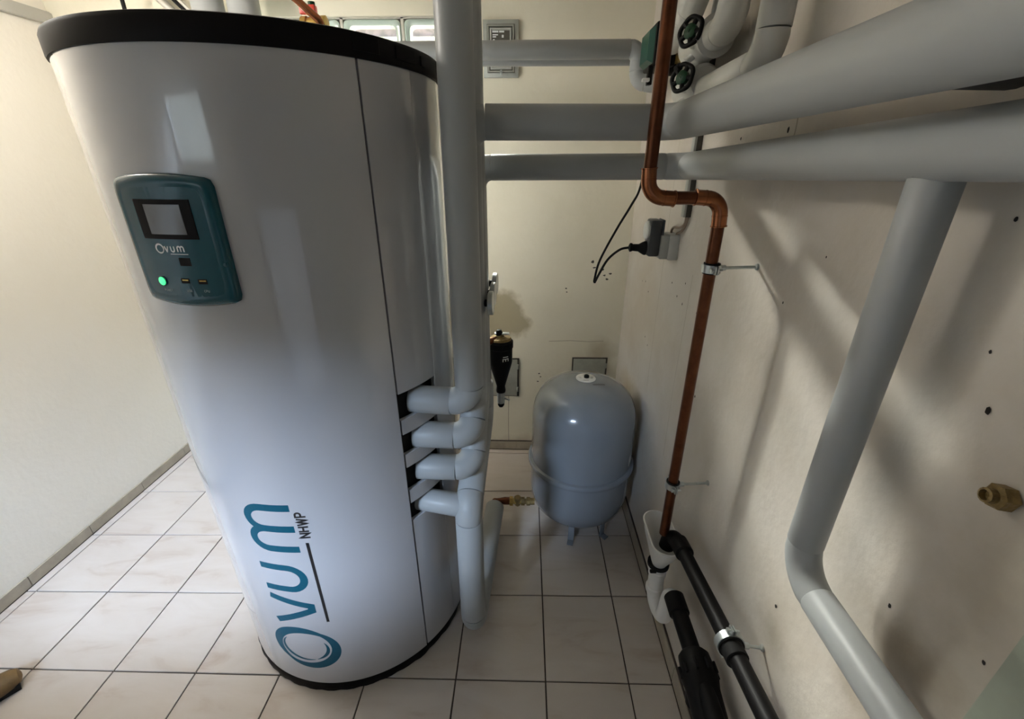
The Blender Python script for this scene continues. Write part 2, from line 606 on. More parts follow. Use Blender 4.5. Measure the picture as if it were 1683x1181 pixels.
ys = [-0.95, -0.62, -0.3, 0.0, 0.31, 0.615, 0.925, 1.234, 1.516, 1.825, 2.14, 2.25]
bl = baseboard('baseboard_left', list(zip(ys[:-1], ys[1:])), lambda a, b: ((XL + 0.0002, a, 0.001), (XL + 0.009, b, 0.052)),
               'skirting of cut beige tiles along the left wall')
xs = [-2.04, -1.85, -1.55, -1.24, -0.94, -0.64, -0.34, -0.036, 0.26, 0.515]
bb = baseboard('baseboard_back', list(zip(xs[:-1], xs[1:])), lambda a, b: ((a, YB - 0.009, 0.001), (b, YB - 0.0002, 0.056)),
               'skirting of cut beige tiles along the far wall')
ys = [0.32, 0.6, 0.935, 1.262, 1.58, 1.885, 2.2, 2.25]
brd = baseboard('baseboard_right', list(zip(ys[:-1], ys[1:])), lambda a, b: ((XR - 0.010, a, 0.001), (XR - 0.0002, b, 0.072)),
                'skirting of cut beige tiles along the right wall')
# dark dirty joint on top of the skirting
mb = MB()
mb.box((XR - 0.006, 0.32, 0.072), (XR + 0.001, 2.25, 0.077))
j = mb.build('joint', 'grout', brd, smooth=False)
MB().box((XL + 0.2, YB - 0.006, 0.056), (XR - 0.02, YB + 0.001, 0.061)).build('joint', 'grout', bb, smooth=False)
# plastic trunking strip high on the left wall
t1 = MB().box((XL, -0.9, 2.163), (XL + 0.022, YB, 2.207), 0.004).box((XL, -0.9, 2.207), (XL + 0.012, YB, 2.211))
t1 = struct(t1, 'trim_1', 'insulation_light', smooth=True)
t1['label'] = 'pale strip running along the top of the left wall'

# glass-block window
w1 = thing('window_1', (0, 0, 0), 'strip window of glass blocks high in the far wall', 'window')
del w1['category']
w1['kind'] = 'structure'
gy0, gy1 = YB + 0.012, YB + 0.092
bw = (WX1 - WX0) / 4
bh = (WZ1 - WZ0) / 2
mb = MB()
for i in range(5):
    x = WX0 + i * bw
    mb.box((x - 0.006 if i else x, gy0 + 0.004, WZ0), (x + 0.006 if i < 4 else x, gy1 - 0.004, WZ1))
for k in range(3):
    z = WZ0 + k * bh
    mb.box((WX0, gy0 + 0.004, z - 0.006 if k else z), (WX1, gy1 - 0.004, z + 0.006 if k < 2 else z))
mb.build('mortar', 'mortar', w1, smooth=False)
for i in range(4):
    for k in range(2):
        x0, x1 = WX0 + i * bw + 0.007, WX0 + (i + 1) * bw - 0.007
        z0, z1 = WZ0 + k * bh + 0.007, WZ0 + (k + 1) * bh - 0.007
        b = 0.018
        mb = MB()

        def rr(ins, y):
            c = 0.02
            X0, X1, Z0, Z1 = x0 + ins, x1 - ins, z0 + ins, z1 - ins
            pts = []
            for (cx, cz, a0) in ((X1 - c, Z1 - c, 0), (X0 + c, Z1 - c, 90), (X0 + c, Z0 + c, 180), (X1 - c, Z0 + c, 270)):
                for q in range(4):
                    a = R(a0 + q * 30)
                    pts.append(V((cx + c * cos(a), y, cz + c * sin(a))))
            return pts
        mb.rings([rr(b, gy1), rr(0.001, gy1 - 0.004), rr(0.001, gy0 + 0.004), rr(0.006, gy0), rr(b, gy0 + 0.003), rr(b + 0.004, gy0 + 0.007), rr(b, gy1)],
                 False, False)
        blk = mb.build('glass_block', 'block_rim', w1)
        mp = MB()
        mp.rings([rr(b + 0.003, gy0 + 0.0065), rr(b + 0.02, gy0 + 0.004)], False, True)
        mp.build('pane', 'block_glass', blk)
# light well outside the glass blocks
lw = MB().box((-2.3, 3.05, 0.9), (0.2, 3.15, 2.02)).box((-2.3, 2.43, 0.9), (0.2, 3.05, 1.0))
struct(lw, 'wall_lightwell', 'lightwell')
struct(MB().box((-4.5, 4.6, 0.9), (2.5, 4.75, 2.93)), 'wall_opposite', 'facade')
struct(MB().box((-4.5, 4.52, 0.9), (2.5, 4.6, 2.61)), 'wall_plinth', 'facade_plinth')

# drill holes in the right wall and the stubborn crack lines
HOLES = [(1.222, 1.675, .006), (1.012, 1.682, .008), (0.446, 1.363, .006), (0.472, 1.425, .003), (0.508, 1.565, .004),
         (0.635, 0.782, .006), (0.444, 1.041, .005), (1.56, 1.23, .006), (1.49, 1.20, .006), (1.43, 1.19, .006), (1.30, 1.20, .006),
         (1.23, 0.99, .006), (1.20, 0.965, .006), (1.43, 1.26, .005), (0.88, 1.36, .004), (1.90, 1.15, .006), (1.84, 1.12, .006),
         (1.95, 1.14, .005), (1.80, 0.93, .006), (1.75, 0.91, .006), (0.79, 1.47, .003), (0.37, 0.92, .004), (0.33, 1.10, .004)]
for y, z, r in HOLES:
    r *= 0.62
    rs = []
    n = 9
    for q in (1.0, 0.55):
        rs.append([V((XR - 0.0006 - 0.0004 * (1 - q), y + r * q * cos(2 * pi * k / n) * random.uniform(.7, 1.1),
                      z + 1.3 * r * q * sin(2 * pi * k / n) * random.uniform(.7, 1.1))) for k in range(n)])
    MB().rings(rs, False, True).build('drill_hole', 'hole_dark', wall_right)
for x, z, r in [(0.40, 1.12, .012), (0.415, 1.09, .008), (0.43, 1.07, .010), (0.445, 1.10, .008), (0.36, 1.13, .008), (0.35, 1.16, .012),
                (0.22, 1.02, .006), (0.225, 1.0, .006), (0.37, 1.05, .004), (0.09, 0.52, .007), (0.085, 0.47, .007), (0.10, 0.50, .006)]:
    n = 9
    ring = [V((x + r * cos(2 * pi * k / n) * random.uniform(.5, 1.2), YB - 0.0007, z + 0.6 * r * sin(2 * pi * k / n) * random.uniform(.5, 1.2))) for k in range(n)]
    MB().rings([ring, [p + V((0, 0.0006, 0)) for p in ring]], True, True).build('plaster_chip', 'flap_dark', wall_back)


def crack(pts, w, parent, nrm):
    P = [V(p) for p in pts]
    nrm = V(nrm)
    v, f = [], []
    for i, p in enumerate(P):
        t = (P[min(i + 1, len(P) - 1)] - P[max(i - 1, 0)]).normalized()
        sd = t.cross(nrm) * w / 2
        v += [p + sd + nrm * .0004, p - sd + nrm * .0004]
    f = [(2 * i, 2 * i + 1, 2 * i + 3, 2 * i + 2) for i in range(len(P) - 1)]
    MB().add(v, f).build('crack', 'base_tile', parent, smooth=False)


crack([(XR, 1.70, 2.3), (XR, 1.70, 1.7), (XR, 1.69, 1.2), (XR, 1.68, 0.75)], .004, wall_right, (-1, 0, 0))
crack([(XR, 1.38, 1.3), (XR, 1.385, 0.9), (XR, 1.37, 0.62)], .003, wall_right, (-1, 0, 0))
crack([(XR, 0.99, 1.75), (XR, 0.985, 1.68), (XR, 0.99, 1.62)], .005, wall_right, (-1, 0, 0))
crack([(-0.084, YB, 0.37), (-0.086, YB, 0.2), (-0.085, YB, 0.06)], .004, wall_back, (0, -1, 0))
crack([(0.14, YB, 0.72), (0.26, YB, 0.725), (0.36, YB, 0.72), (0.44, YB, 0.725)], .003, wall_back, (0, -1, 0))

# ------------------------------------------------------------------ the storage tank
TC, TR = (-0.637, 1.28), 0.411
tank = thing('hot_water_tank', (TC[0], TC[1], 0), 'tall white cylindrical heating storage tank with black lid on the tiled floor', 'tank')


def cp(a, z, r=TR):
    return V((TC[0] + r * cos(R(a)), TC[1] + r * sin(R(a)), z))


def shell(a0, a1, z0, z1, r0, r1, na, zs=None, edge=0.004):
    """curved sheet panel from angle a0 to a1 with thickness and rounded vertical edges"""
    mb = MB()
    zs = zs or [z0, z1]
    prof = []
    n = na
    outer = [(a0 + (a1 - a0) * k / n, r1) for k in range(n + 1)]
    da = math.degrees(edge / r1)
    outer[0] = (a0 + da, r1)
    outer[-1] = (a1 - da, r1)
    loop = [(a0, r0)] + [(a0, r1 - edge)] + outer + [(a1, r1 - edge)] + [(a1, r0)]
    inner = [(a1 + (a0 - a1) * k / n, r0) for k in range(1, n)]
    loop += inner
    rs = [[cp(a, z, r) for a, r in loop] for z in zs]
    return mb.rings(rs, True, True)


SEAM = -41.8
Z0, Z1 = 0.050, 1.812
# front cover
mb = shell(-165, SEAM - 0.25, Z0, Z1, TR - 0.012, TR + 0.001, 260, edge=0.003)
front = mb.build('front_cover', 'tank_white', tank, angle=30)
# side/back cover with four notches for the pipe connections
NOTCH = [(0.981, 1.062), (0.868, 0.935), (0.742, 0.824), (0.628, 0.695)]
mb = shell(-22.0, 195, Z0, Z1, TR - 0.014, TR - 0.001, 90, edge=0.001)
zc = Z0
for lo, hi in sorted(NOTCH):
    mb2 = shell(SEAM + 0.25, -22.0, zc, lo, TR - 0.014, TR - 0.001, 10, edge=0.001)
    mb.add(mb2.v, mb2.f)
    zc = hi
mb2 = shell(SEAM + 0.25, -22.0, zc, Z1, TR - 0.014, TR - 0.001, 10, edge=0.001)
mb.add(mb2.v, mb2.f)
side = mb.build('side_cover', 'tank_white', tank, angle=30)
MB().lathe([(TR - 0.03, 0.03), (TR - 0.03, 1.80)], (TC[0], TC[1], 0), n=96).build('insulation_core', 'cover_gap', tank)
# black floor ring with wrinkled lip
n = 120
rs = []
for r, z in ((0.394, 0.001), (0.402, 0.004), (0.4045, 0.02), (0.403, 0.042), (0.397, 0.052)):
    ring = []
    for k in range(n):
        a = 360 * k / n
        w = 0.004 * math.exp(-((a - 316) / 5) ** 2) + 0.004 * math.exp(-((a - 338) / 9) ** 2) + 0.0015 * sin(a * 0.7)
        ring.append(V((TC[0] - 0.006 + (r + w) * cos(R(a)), TC[1] - 0.008 + (r + w) * sin(R(a)), z)))
    rs.append(ring)
MB().rings(rs).build('base_ring', 'tank_black', tank)
# lid
mb = MB().lathe([(TR - 0.004, 1.806), (TR + 0.0045, 1.806), (TR + 0.006, 1.811), (TR + 0.006, 1.842), (TR + 0.003, 1.849), (TR - 0.01, 1.853),
                 (TR - 0.15, 1.856), (0.0, 1.857)], (TC[0], TC[1], 0), n=120)
lid = mb.build('lid', 'tank_black', tank, angle=30)
for a0, a1, z0, z1 in ((-43, -35, 1.818, 1.843), (-29, -20.5, 1.818, 1.841), (-17, -14.5, 1.819, 1.838)):
    mb = shell(a0, a1, z0, z1, TR, TR + 0.0085, 8, edge=0.0015)
    mb.build('clip', 'tank_black', lid)

# -- lettering made of strokes laid on the curved surface; coordinates (u along the line, v up)
def stroke_letters(char):
    # unit letters: list of polylines with x in 0..w, y in 0..1
    def arc(cx, cy, rx, ry, a0, a1, n=10):
        return [(cx + rx * cos(R(a0 + (a1 - a0) * k / n)), cy + ry * sin(R(a0 + (a1 - a0) * k / n))) for k in range(n + 1)]
    L = {
        'v': ([[(0, 1), (0.36, 0.0), (0.44, 0.0), (0.8, 1)]], 0.8),
        'u': ([[(0, 1), (0, 0.38)] + arc(0.37, 0.38, 0.37, 0.38, 180, 360, 12) + [(0.74, 1)]], 0.74),
        'm': ([[(0, 0), (0, 0.66)] + arc(0.34, 0.66, 0.34, 0.34, 180, 0, 12) + [(0.68, 0)],
               [(0.68, 0.0), (0.68, 0.66)] + arc(1.02, 0.66, 0.34, 0.34, 180, 0, 12) + [(1.36, 0)]], 1.36),
        'N': ([[(0, 0), (0, 1), (0.6, 0), (0.6, 1)]], 0.6),
        'H': ([[(0, 0), (0, 1)], [(0.6, 0), (0.6, 1)], [(0, 0.52), (0.6, 0.52)]], 0.6),
        'W': ([[(0, 1), (0.2, 0), (0.42, 0.95), (0.64, 0), (0.84, 1)]], 0.84),
        'P': ([[(0, 0), (0, 1), (0.3, 1)] + arc(0.3, 0.74, 0.25, 0.26, 90, -90, 8) + [(0, 0.48)]], 0.55),
        'O': ([arc(0.36, 0.5, 0.36, 0.5, 90, 450, 16)], 0.72),
        'E': ([[(0.5, 1), (0, 1), (0, 0), (0.5, 0)], [(0, 0.5), (0.45, 0.5)]], 0.5),
        'R': ([[(0, 0), (0, 1), (0.3, 1)] + arc(0.3, 0.74, 0.25, 0.26, 90, -90, 8) + [(0, 0.48)], [(0.25, 0.48), (0.58, 0)]], 0.58),
        'U': ([[(0, 1), (0, 0.3)] + arc(0.3, 0.3, 0.3, 0.3, 180, 360, 8) + [(0.6, 1)]], 0.6),
        'S': ([arc(0.28, 0.75, 0.26, 0.25, 30, 270, 8) + arc(0.28, 0.25, 0.26, 0.25, 90, -150, 8)], 0.55),
        'B': ([[(0, 0), (0, 1), (0.3, 1)] + arc(0.3, 0.76, 0.22, 0.24, 90, -90, 6) + [(0, 0.52)], [(0.3, 0.52)] + arc(0.3, 0.26, 0.26, 0.26, 90, -90, 6) + [(0, 0)]], 0.56),
        'C': ([arc(0.34, 0.5, 0.34, 0.5, 50, 310, 10)], 0.6),
        'I': ([[(0, 0), (0, 1)]], 0.02),
        'T': ([[(0, 1), (0.6, 1)], [(0.3, 1), (0.3, 0)]], 0.6),
    }
    return L[char]


def ribbon(mb, poly, wid, mapf, taper=None, sub=0.06):
    """flat ribbon along a 2D polyline, mapped onto a surface by mapf(u, v)"""
    poly = [p for i, p in enumerate(poly) if i == 0 or math.hypot(p[0] - poly[i - 1][0], p[1] - poly[i - 1][1]) > 1e-6]
    P = []
    for i in range(len(poly) - 1):
        a, b = poly[i], poly[i + 1]
        L = math.hypot(b[0] - a[0], b[1] - a[1])
        k = max(1, int(L / sub))
        for q in range(k):
            P.append((a[0] + (b[0] - a[0]) * q / k, a[1] + (b[1] - a[1]) * q / k))
    P.append(poly[-1])
    v = []
    N = len(P)
    for i in range(N):
        def nrm(a, b):
            dx, dy = b[0] - a[0], b[1] - a[1]
            l = math.hypot(dx, dy) or 1
            return (-dy / l, dx / l)
        n1 = nrm(P[i - 1], P[i]) if i else None
        n2 = nrm(P[i], P[i + 1]) if i < N - 1 else None
        if n1 and n2:
            nx, ny = n1[0] + n2[0], n1[1] + n2[1]
            l = math.hypot(nx, ny) or 1
            nx, ny = nx / l, ny / l
            c = max(0.45, nx * n1[0] + ny * n1[1])
            nx, ny = nx / c, ny / c
        else:
            nx, ny = n1 or n2
        w = wid / 2 * (taper(i / (N - 1)) if taper else 1)
        v += [mapf(P[i][0] + nx * w, P[i][1] + ny * w), mapf(P[i][0] - nx * w, P[i][1] - ny * w)]
    f = [(2 * i, 2 * i + 1, 2 * i + 3, 2 * i + 2) for i in range(N - 1)]
    mb.add(v, f)


def text_strokes(txt, size, wid, gap, mapf, u0, v0, slant=0.0, xs=1.0):
    mb = MB()
    u = u0
    for ch in txt:
        if ch == ' ':
            u += 0.5 * size
            continue
        polys, w = stroke_letters(ch)
        for p in polys:
            ribbon(mb, [(u + (x * xs + slant * y) * size, v0 + y * size) for x, y in p], wid, mapf, sub=size * 0.12)
        u += (w * xs + gap) * size
    return mb, u


RT = TR + 0.0013


def crescent(mb, c, rx, ry, rot, a0, a1, w0, w1, mapf, n=48):
    """ring piece whose width swells from w0 to w1 and back"""
    pts = []
    cs, sn = cos(R(rot)), sin(R(rot))
    v = []
    for k in range(n + 1):
        t = k / n
        a = R(a0 + (a1 - a0) * t)
        w = w0 + (w1 - w0) * sin(pi * t) ** 0.8
        for q in (1, -1):
            x, y = (rx + q * w / 2) * cos(a), (ry + q * w / 2) * sin(a)
            v.append(mapf(c[0] + x * cs - y * sn, c[1] + x * sn + y * cs))
    mb.add(v, [(2 * i, 2 * i + 1, 2 * i + 3, 2 * i + 2) for i in range(n)])


# big vertical logo: u runs upward (z), v runs to the left seen from the front
def map_logo(u, v):
    a = -86.1 - math.degrees(v / RT)
    return cp(a, u, RT)


mb = MB()
oc = (0.225, 0.0675)
crescent(mb, oc, 0.083, 0.0955, 0, -58, 150, 0.002, 0.032, map_logo)
crescent(mb, (oc[0] - 0.001, oc[1] - 0.001), 0.084, 0.0965, 0, 118, 345, 0.002, 0.031, map_logo)
crescent(mb, (oc[0] + 0.001, oc[1] + 0.001), 0.058, 0.0735, 0, 50, 200, 0.001, 0.011, map_logo)
crescent(mb, (oc[0] + 0.001, oc[1] + 0.001), 0.058, 0.0735, 0, -155, -62, 0.001, 0.011, map_logo)
W0 = 0.0225
HH = 0.137 - W0
c0 = W0 / 2
ribbon(mb, [(0.333 + c0 * 0.9, 0.137), (0.402, 0.012), (0.421, 0.012), (0.450 - c0 * 0.2 + 0.004, 0.137)], W0, map_logo, sub=0.015)
arc = lambda cx, cy, rx, ry, a0, a1, n=14: [(cx + rx * cos(R(a0 + (a1 - a0) * k / n)), cy + ry * sin(R(a0 + (a1 - a0) * k / n))) for k in range(n + 1)]
ribbon(mb, [(0.491, 0.137)] + arc(0.534, c0 + 0.046, 0.043, 0.046, 180, 360) + [(0.577, 0.137)], W0, map_logo, sub=0.015)
ribbon(mb, [(0.650, 0.0)] + arc(0.6865, 0.137 - c0 - 0.043, 0.0365, 0.043, 180, 0) + [(0.723, 0.0)], W0, map_logo, sub=0.015)
ribbon(mb, arc(0.7595, 0.137 - c0 - 0.043, 0.0365, 0.043, 180, 0) + [(0.796, 0.0)], W0, map_logo, sub=0.015)
mb.build('logo', 'teal_ink', front, smooth=False)


def map_line(u, v):
    a = -80.75 - math.degrees(v / RT)
    return cp(a, u, RT)


mb = MB()
ribbon(mb, [(0.350, 0.0125), (0.673, 0.0148)], 0.0085, map_line, sub=0.02)
m2, _ = text_strokes('NHWP', 0.0265, 0.0056, 0.27, map_line, 0.6925, 0.002, xs=0.95)
mb.add(m2.v, m2.f)
mb.build('model_lettering', 'black_ink', front, smooth=False)

# control panel
panel_pts = []


def map_panel(u, v, r=TR + 0.0165):
    # u: metres to the right from the panel's left edge, v: height
    return cp(-112.6 + math.degrees(u / TR), v, r)


PW = 0.2125
def panel_loop(ins, r):
    n = 12
    L = []
    z0, z1 = 1.357 + ins, 1.594 - ins
    u0, u1 = ins, PW - ins
    c = 0.014
    bul = 0.010
    f = lambda u: bul * (1 - ((u - PW / 2) / (PW / 2)) ** 2)
    for k in range(n + 1):
        u = u0 + c + (u1 - u0 - 2 * c) * k / n
        L.append((u, z0 - f(u)))
    L.append((u1 - c * 0.3, z0 - f(u1 - c * 0.3) + c * 0.2))
    for k in range(7):
        L.append((u1, z0 + c + (z1 - z0 - 2 * c) * k / 6))
    L.append((u1 - c * 0.3, z1 + f(u1 - c * .3) - c * 0.2))
    for k in range(n + 1):
        u = u1 - c - (u1 - u0 - 2 * c) * k / n
        L.append((u, z1 + f(u)))
    L.append((u0 + c * 0.3, z1 + f(u0 + c * .3) - c * 0.2))
    for k in range(7):
        L.append((u0, z1 - c - (z1 - z0 - 2 * c) * k / 6))
    L.append((u0 + c * 0.3, z0 - f(u0 + c * 0.3) + c * 0.2))
    return [map_panel(u, v, r) for u, v in L]


mb = MB().rings([panel_loop(0, TR - 0.004), panel_loop(0, TR + 0.008), panel_loop(0.004, TR + 0.0135), panel_loop(0.010, TR + 0.0165),
                 panel_loop(0.018, TR + 0.0165), panel_loop(0.021, TR + 0.0155), panel_loop(0.06, TR + 0.0155)], False, False)
# closing face strip by strip so it follows the curve
mbf = MB()
na, nz = 14, 2
v = [map_panel(0.018 + (PW - 0.036) * i / na, z, TR + 0.0155) for z in (1.37, 1.58) for i in range(na + 1)]
mbf.add(v, [(i, i + 1, na + 2 + i, na + 1 + i) for i in range(na)])
mb.add(mbf.v, mbf.f)
panel = mb.build('control_panel', 'teal', tank, angle=50)


def patch(u0, u1, z0, z1, r0, r1, name, m, parent, na=8):
    a0, a1 = -112.6 + math.degrees(u0 / TR), -112.6 + math.degrees(u1 / TR)
    return shell(a0, a1, z0, z1, r0, r1, na, edge=0.0006).build(name, m, parent, angle=30)


patch(0.0505, 0.1675, 1.485, 1.558, TR + 0.012, TR + 0.0172, 'bezel', 'tank_black', panel)
patch(0.072, 0.148, 1.494, 1.549, TR + 0.012, TR + 0.0178, 'screen', 'screen_off', panel)
patch(0.113, 0.137, 1.433, 1.449, TR + 0.012, TR + 0.0160, 'sensor_window', 'tank_black', panel)
# small logo on the panel
mp = lambda u, v: map_panel(u, v, TR + 0.0161)
mb = MB()
crescent(mb, (0.0785, 1.466), 0.0085, 0.0085, 0, -40, 320, 0.0022, 0.0034, mp, 24)
for p, u0 in (('v', 0.090), ('u', 0.1035), ('m', 0.1175)):
    m2, _ = text_strokes(p, 0.0105, 0.0028, 0, mp, u0, 1.4605, xs=0.9)
    mb.add(m2.v, m2.f)
ribbon(mb, [(0.100, 1.4560), (0.137, 1.4560)], 0.0014, mp, sub=0.005)
mb.build('logo', 'white_ink', panel, smooth=False)
a = -112.6 + math.degrees(0.0605 / TR)
pc, pn = cp(a, 1.400, TR + 0.0150), V((cos(R(a)), sin(R(a)), 0))
MB().lathe([(0.0105, 0), (0.0105, 0.002), (0.009, 0.003)], pc, pn, 24).build('button_ring', 'teal', panel)
MB().lathe([(0.0085, 0.0018), (0.0085, 0.0036), (0.007, 0.0044), (0.0, 0.0046)], pc, pn, 24).build('power_button', 'led_green', panel)
for uu, zz in ((0.1135, 1.4035), (0.1495, 1.4025)):
    p = patch(uu - 0.0095, uu + 0.0095, zz - 0.006, zz + 0.004, TR + 0.012, TR + 0.0159, 'socket_port', 'tank_black', panel, 4)
    patch(uu - 0.0065, uu + 0.0075, zz - 0.0008, zz + 0.0018, TR + 0.012, TR + 0.0163, 'contact_tongue', 'brass', p, 3)
for txt, uu, zz in (('POWER', 0.058, 1.3790), ('USB', 0.1115, 1.3800), ('CPU', 0.148, 1.3800)):
    m2, _ = text_strokes(txt, 0.0042, 0.0009, 0.35, mp, uu, zz)
    m2.build('port_lettering', 'grey_ink', panel, smooth=False)
# small chrome key slot reflection plate on the panel's right flank
a = -112.6 + math.degrees(0.203 / TR)
MB().lathe([(0.006, 0), (0.006, 0.003), (0.004, 0.0045), (0, 0.005)], cp(a, 1.436, TR + 0.012), (cos(R(a)), sin(R(a)), 0), 16).build('screw_cap', 'teal', panel)

# ------------------------------------------------------------------ lagged pipes at the tank
PR = 0.039
PX = -0.1465
ZTOP = ZC
p = thing('insulated_pipe', (PX, 1.07, 1.0), 'grey lagged riser nearest the camera, running from the topmost tank connection to the ceiling', 'pipe')
sleeve(p, [(-0.318, 1.078, 1.013), (PX - 0.002, 1.07, 1.008), (PX, 1.07, ZTOP)], PR, 0.052)
MB().cyl((-0.36, 1.10, 1.014), (-0.316, 1.078, 1.013), 0.024, 20).build('pipe_nipple', 'rubber', p)

ZA0, ZA1 = 1.709, 1.7215
p = thing('insulated_pipe', (PX, 1.165, 0.9), 'thick grey lagged pipe crossing to the right wall and running along it above the other', 'pipe')
sleeve(p, [(-0.318, 1.078, 0.895), (PX - 0.004, 1.078, 0.889), (PX, 1.165, 0.985), (PX, 1.175, ZA0), (0.356, 1.20, ZA0), (0.352, -0.98, ZA1 + 0.006)], PR,
       [0, 0.05, 0.07, 0.05, 0.06, 0])
MB().cyl((-0.36, 1.10, 0.896), (-0.316, 1.078, 0.895), 0.024, 20).build('pipe_nipple', 'rubber', p)

p = thing('insulated_pipe', (PX, 1.255, 0.78), 'grey lagged riser from the third tank connection, mostly hidden behind two others', 'pipe')
sleeve(p, [(-0.318, 1.078, 0.778), (PX - 0.006, 1.082, 0.772), (PX, 1.262, 0.955), (PX, 1.262, ZTOP)], PR, [0, 0.05, 0.07, 0])
MB().cyl((-0.36, 1.10, 0.779), (-0.316, 1.078, 0.778), 0.024, 20).build('pipe_nipple', 'rubber', p)

p = thing('insulated_pipe', (PX, 1.35, 1.0), 'grey lagged pipe crossing to the right wall just below the thick upper one', 'pipe')
BR = 0.0345
sleeve(p, [(PX, 1.352, 0.93), (PX, 1.352, 1.609), (0.442, 1.352, 1.612), (0.446, -0.98, 1.680)], BR, [0, 0.05, 0.055, 0])
# lower branch: fourth connection, down pipe and the run along the floor
p = thing('insulated_pipe', (-0.165, 1.035, 0.1), 'short grey lagged pipe dropping from the lowest tank connection to just above the floor', 'pipe')
sleeve(p, [(PX, 1.352, 0.929), (PX, 1.352, 0.80), (-0.163, 1.037, 0.655), (-0.165, 1.035, 0.123), (-0.128, 1.62, 0.123)], 0.0425, [0, 0.06, 0.07, 0.06, 0])
sleeve(p, [(-0.325, 1.075, 0.656), (-0.166, 1.050, 0.648)], 0.036, 0.05, names=('branch_sleeve', 'elbow'))
MB().cyl((-0.36, 1.082, 0.661), (-0.323, 1.075, 0.659), 0.022, 20).build('pipe_nipple', 'rubber', p)

# drop pipe on the right wall
p = thing('insulated_pipe', (0.452, 0.53, 1.0), 'thin grey lagged pipe dropping steeply down the right wall from the lower horizontal pipe', 'pipe')
sleeve(p, [(0.452, 0.534, 1.606), (0.454, 0.532, 1.01), (0.454, -0.95, 1.01)], 0.0255, [0, 0.058, 0])
MB().lathe([(0.0262, -0.003), (0.0268, 0.0)], (0.452, 0.534, 1.609), (0, 0, 1), 24).build('glue_joint', 'rubber', p)

# upper pipes at the far wall
p = thing('insulated_pipe', (0.2, 1.9, 1.98), 'grey lagged pipe crossing in front of the glass-block window towards the pump', 'pipe')
sleeve(p, [(-1.62, 2.258, 1.99), (-1.62, 1.905, 1.99), (0.405, 1.9, 1.994), (0.405, 1.9, 1.895), (0.475, 1.88, 1.885)], 0.0305, [0, 0.04, 0.036, 0.036, 0])
p = thing('insulated_pipe', (0.2, 1.985, 1.95), 'thinner lagged pipe half hidden under the one crossing the glass-block window', 'pipe')
sleeve(p, [(-1.50, 2.258, 1.984), (-1.50, 1.985, 1.984), (0.40, 1.985, 1.984), (0.47, 1.985, 1.96)], 0.026, [0, 0.04, 0.03, 0], names=('sleeve', 'elbow'))
for x, lab in ((-1.255, 'left grey vertical pipe rising behind the tank lid'), (-1.112, 'right grey vertical pipe rising behind the tank lid')):
    p = thing('insulated_pipe', (x, 2.1, 1.5), lab, 'pipe', 'grey vertical pipes behind the tank')
    sleeve(p, [(x, 2.1, 0.4), (x, 2.1, ZC)], 0.058, 0.05)
    for z in (0.4, 1.3):
        MB().lathe([(0.06, 0), (0.06, 0.012)], (x, 2.1, z), n=28).build('collar', 'zinc', p)

# pipes over the right wall, top right of the photograph
p = thing('insulated_pipe', (0.455, 1.0, 1.8), 'pale lagged pipe turning upward just above the upper big pipe, right of the lower handwheel', 'pipe')
sleeve(p, [(0.468, 1.40, 1.797), (0.455, 1.002, 1.797), (0.455, 1.002, ZC)], 0.0305, [0, 0.05, 0], m='insulation_light')
p = thing('insulated_pipe', (0.457, 1.22, 1.9), 'white lagged pipe turning upward right of the upper handwheel', 'pipe')
sleeve(p, [(0.462, 1.40, 1.905), (0.457, 1.218, 1.905), (0.457, 1.218, ZC)], 0.034, [0, 0.05, 0], m='insulation_light')
MB().lathe([(0.033, 0), (0.047, 0.002), (0.047, 0.012), (0.033, 0.016)], (0.461, 1.322, 1.905), (0, -1, 0), 28).build('collar', 'insulation_light', p)
p = thing('insulated_pipe', (0.45, 1.37, 2.0), 'white lagged pipe leaning in from the ceiling behind the upper handwheel', 'pipe')
sleeve(p, [(0.45, 1.66, 1.965), (0.45, 1.52, 2.0), (0.45, 1.385, 2.10), (0.45, 1.375, ZC)], 0.038, [0, 0.06, 0.06, 0], m='insulation_light')


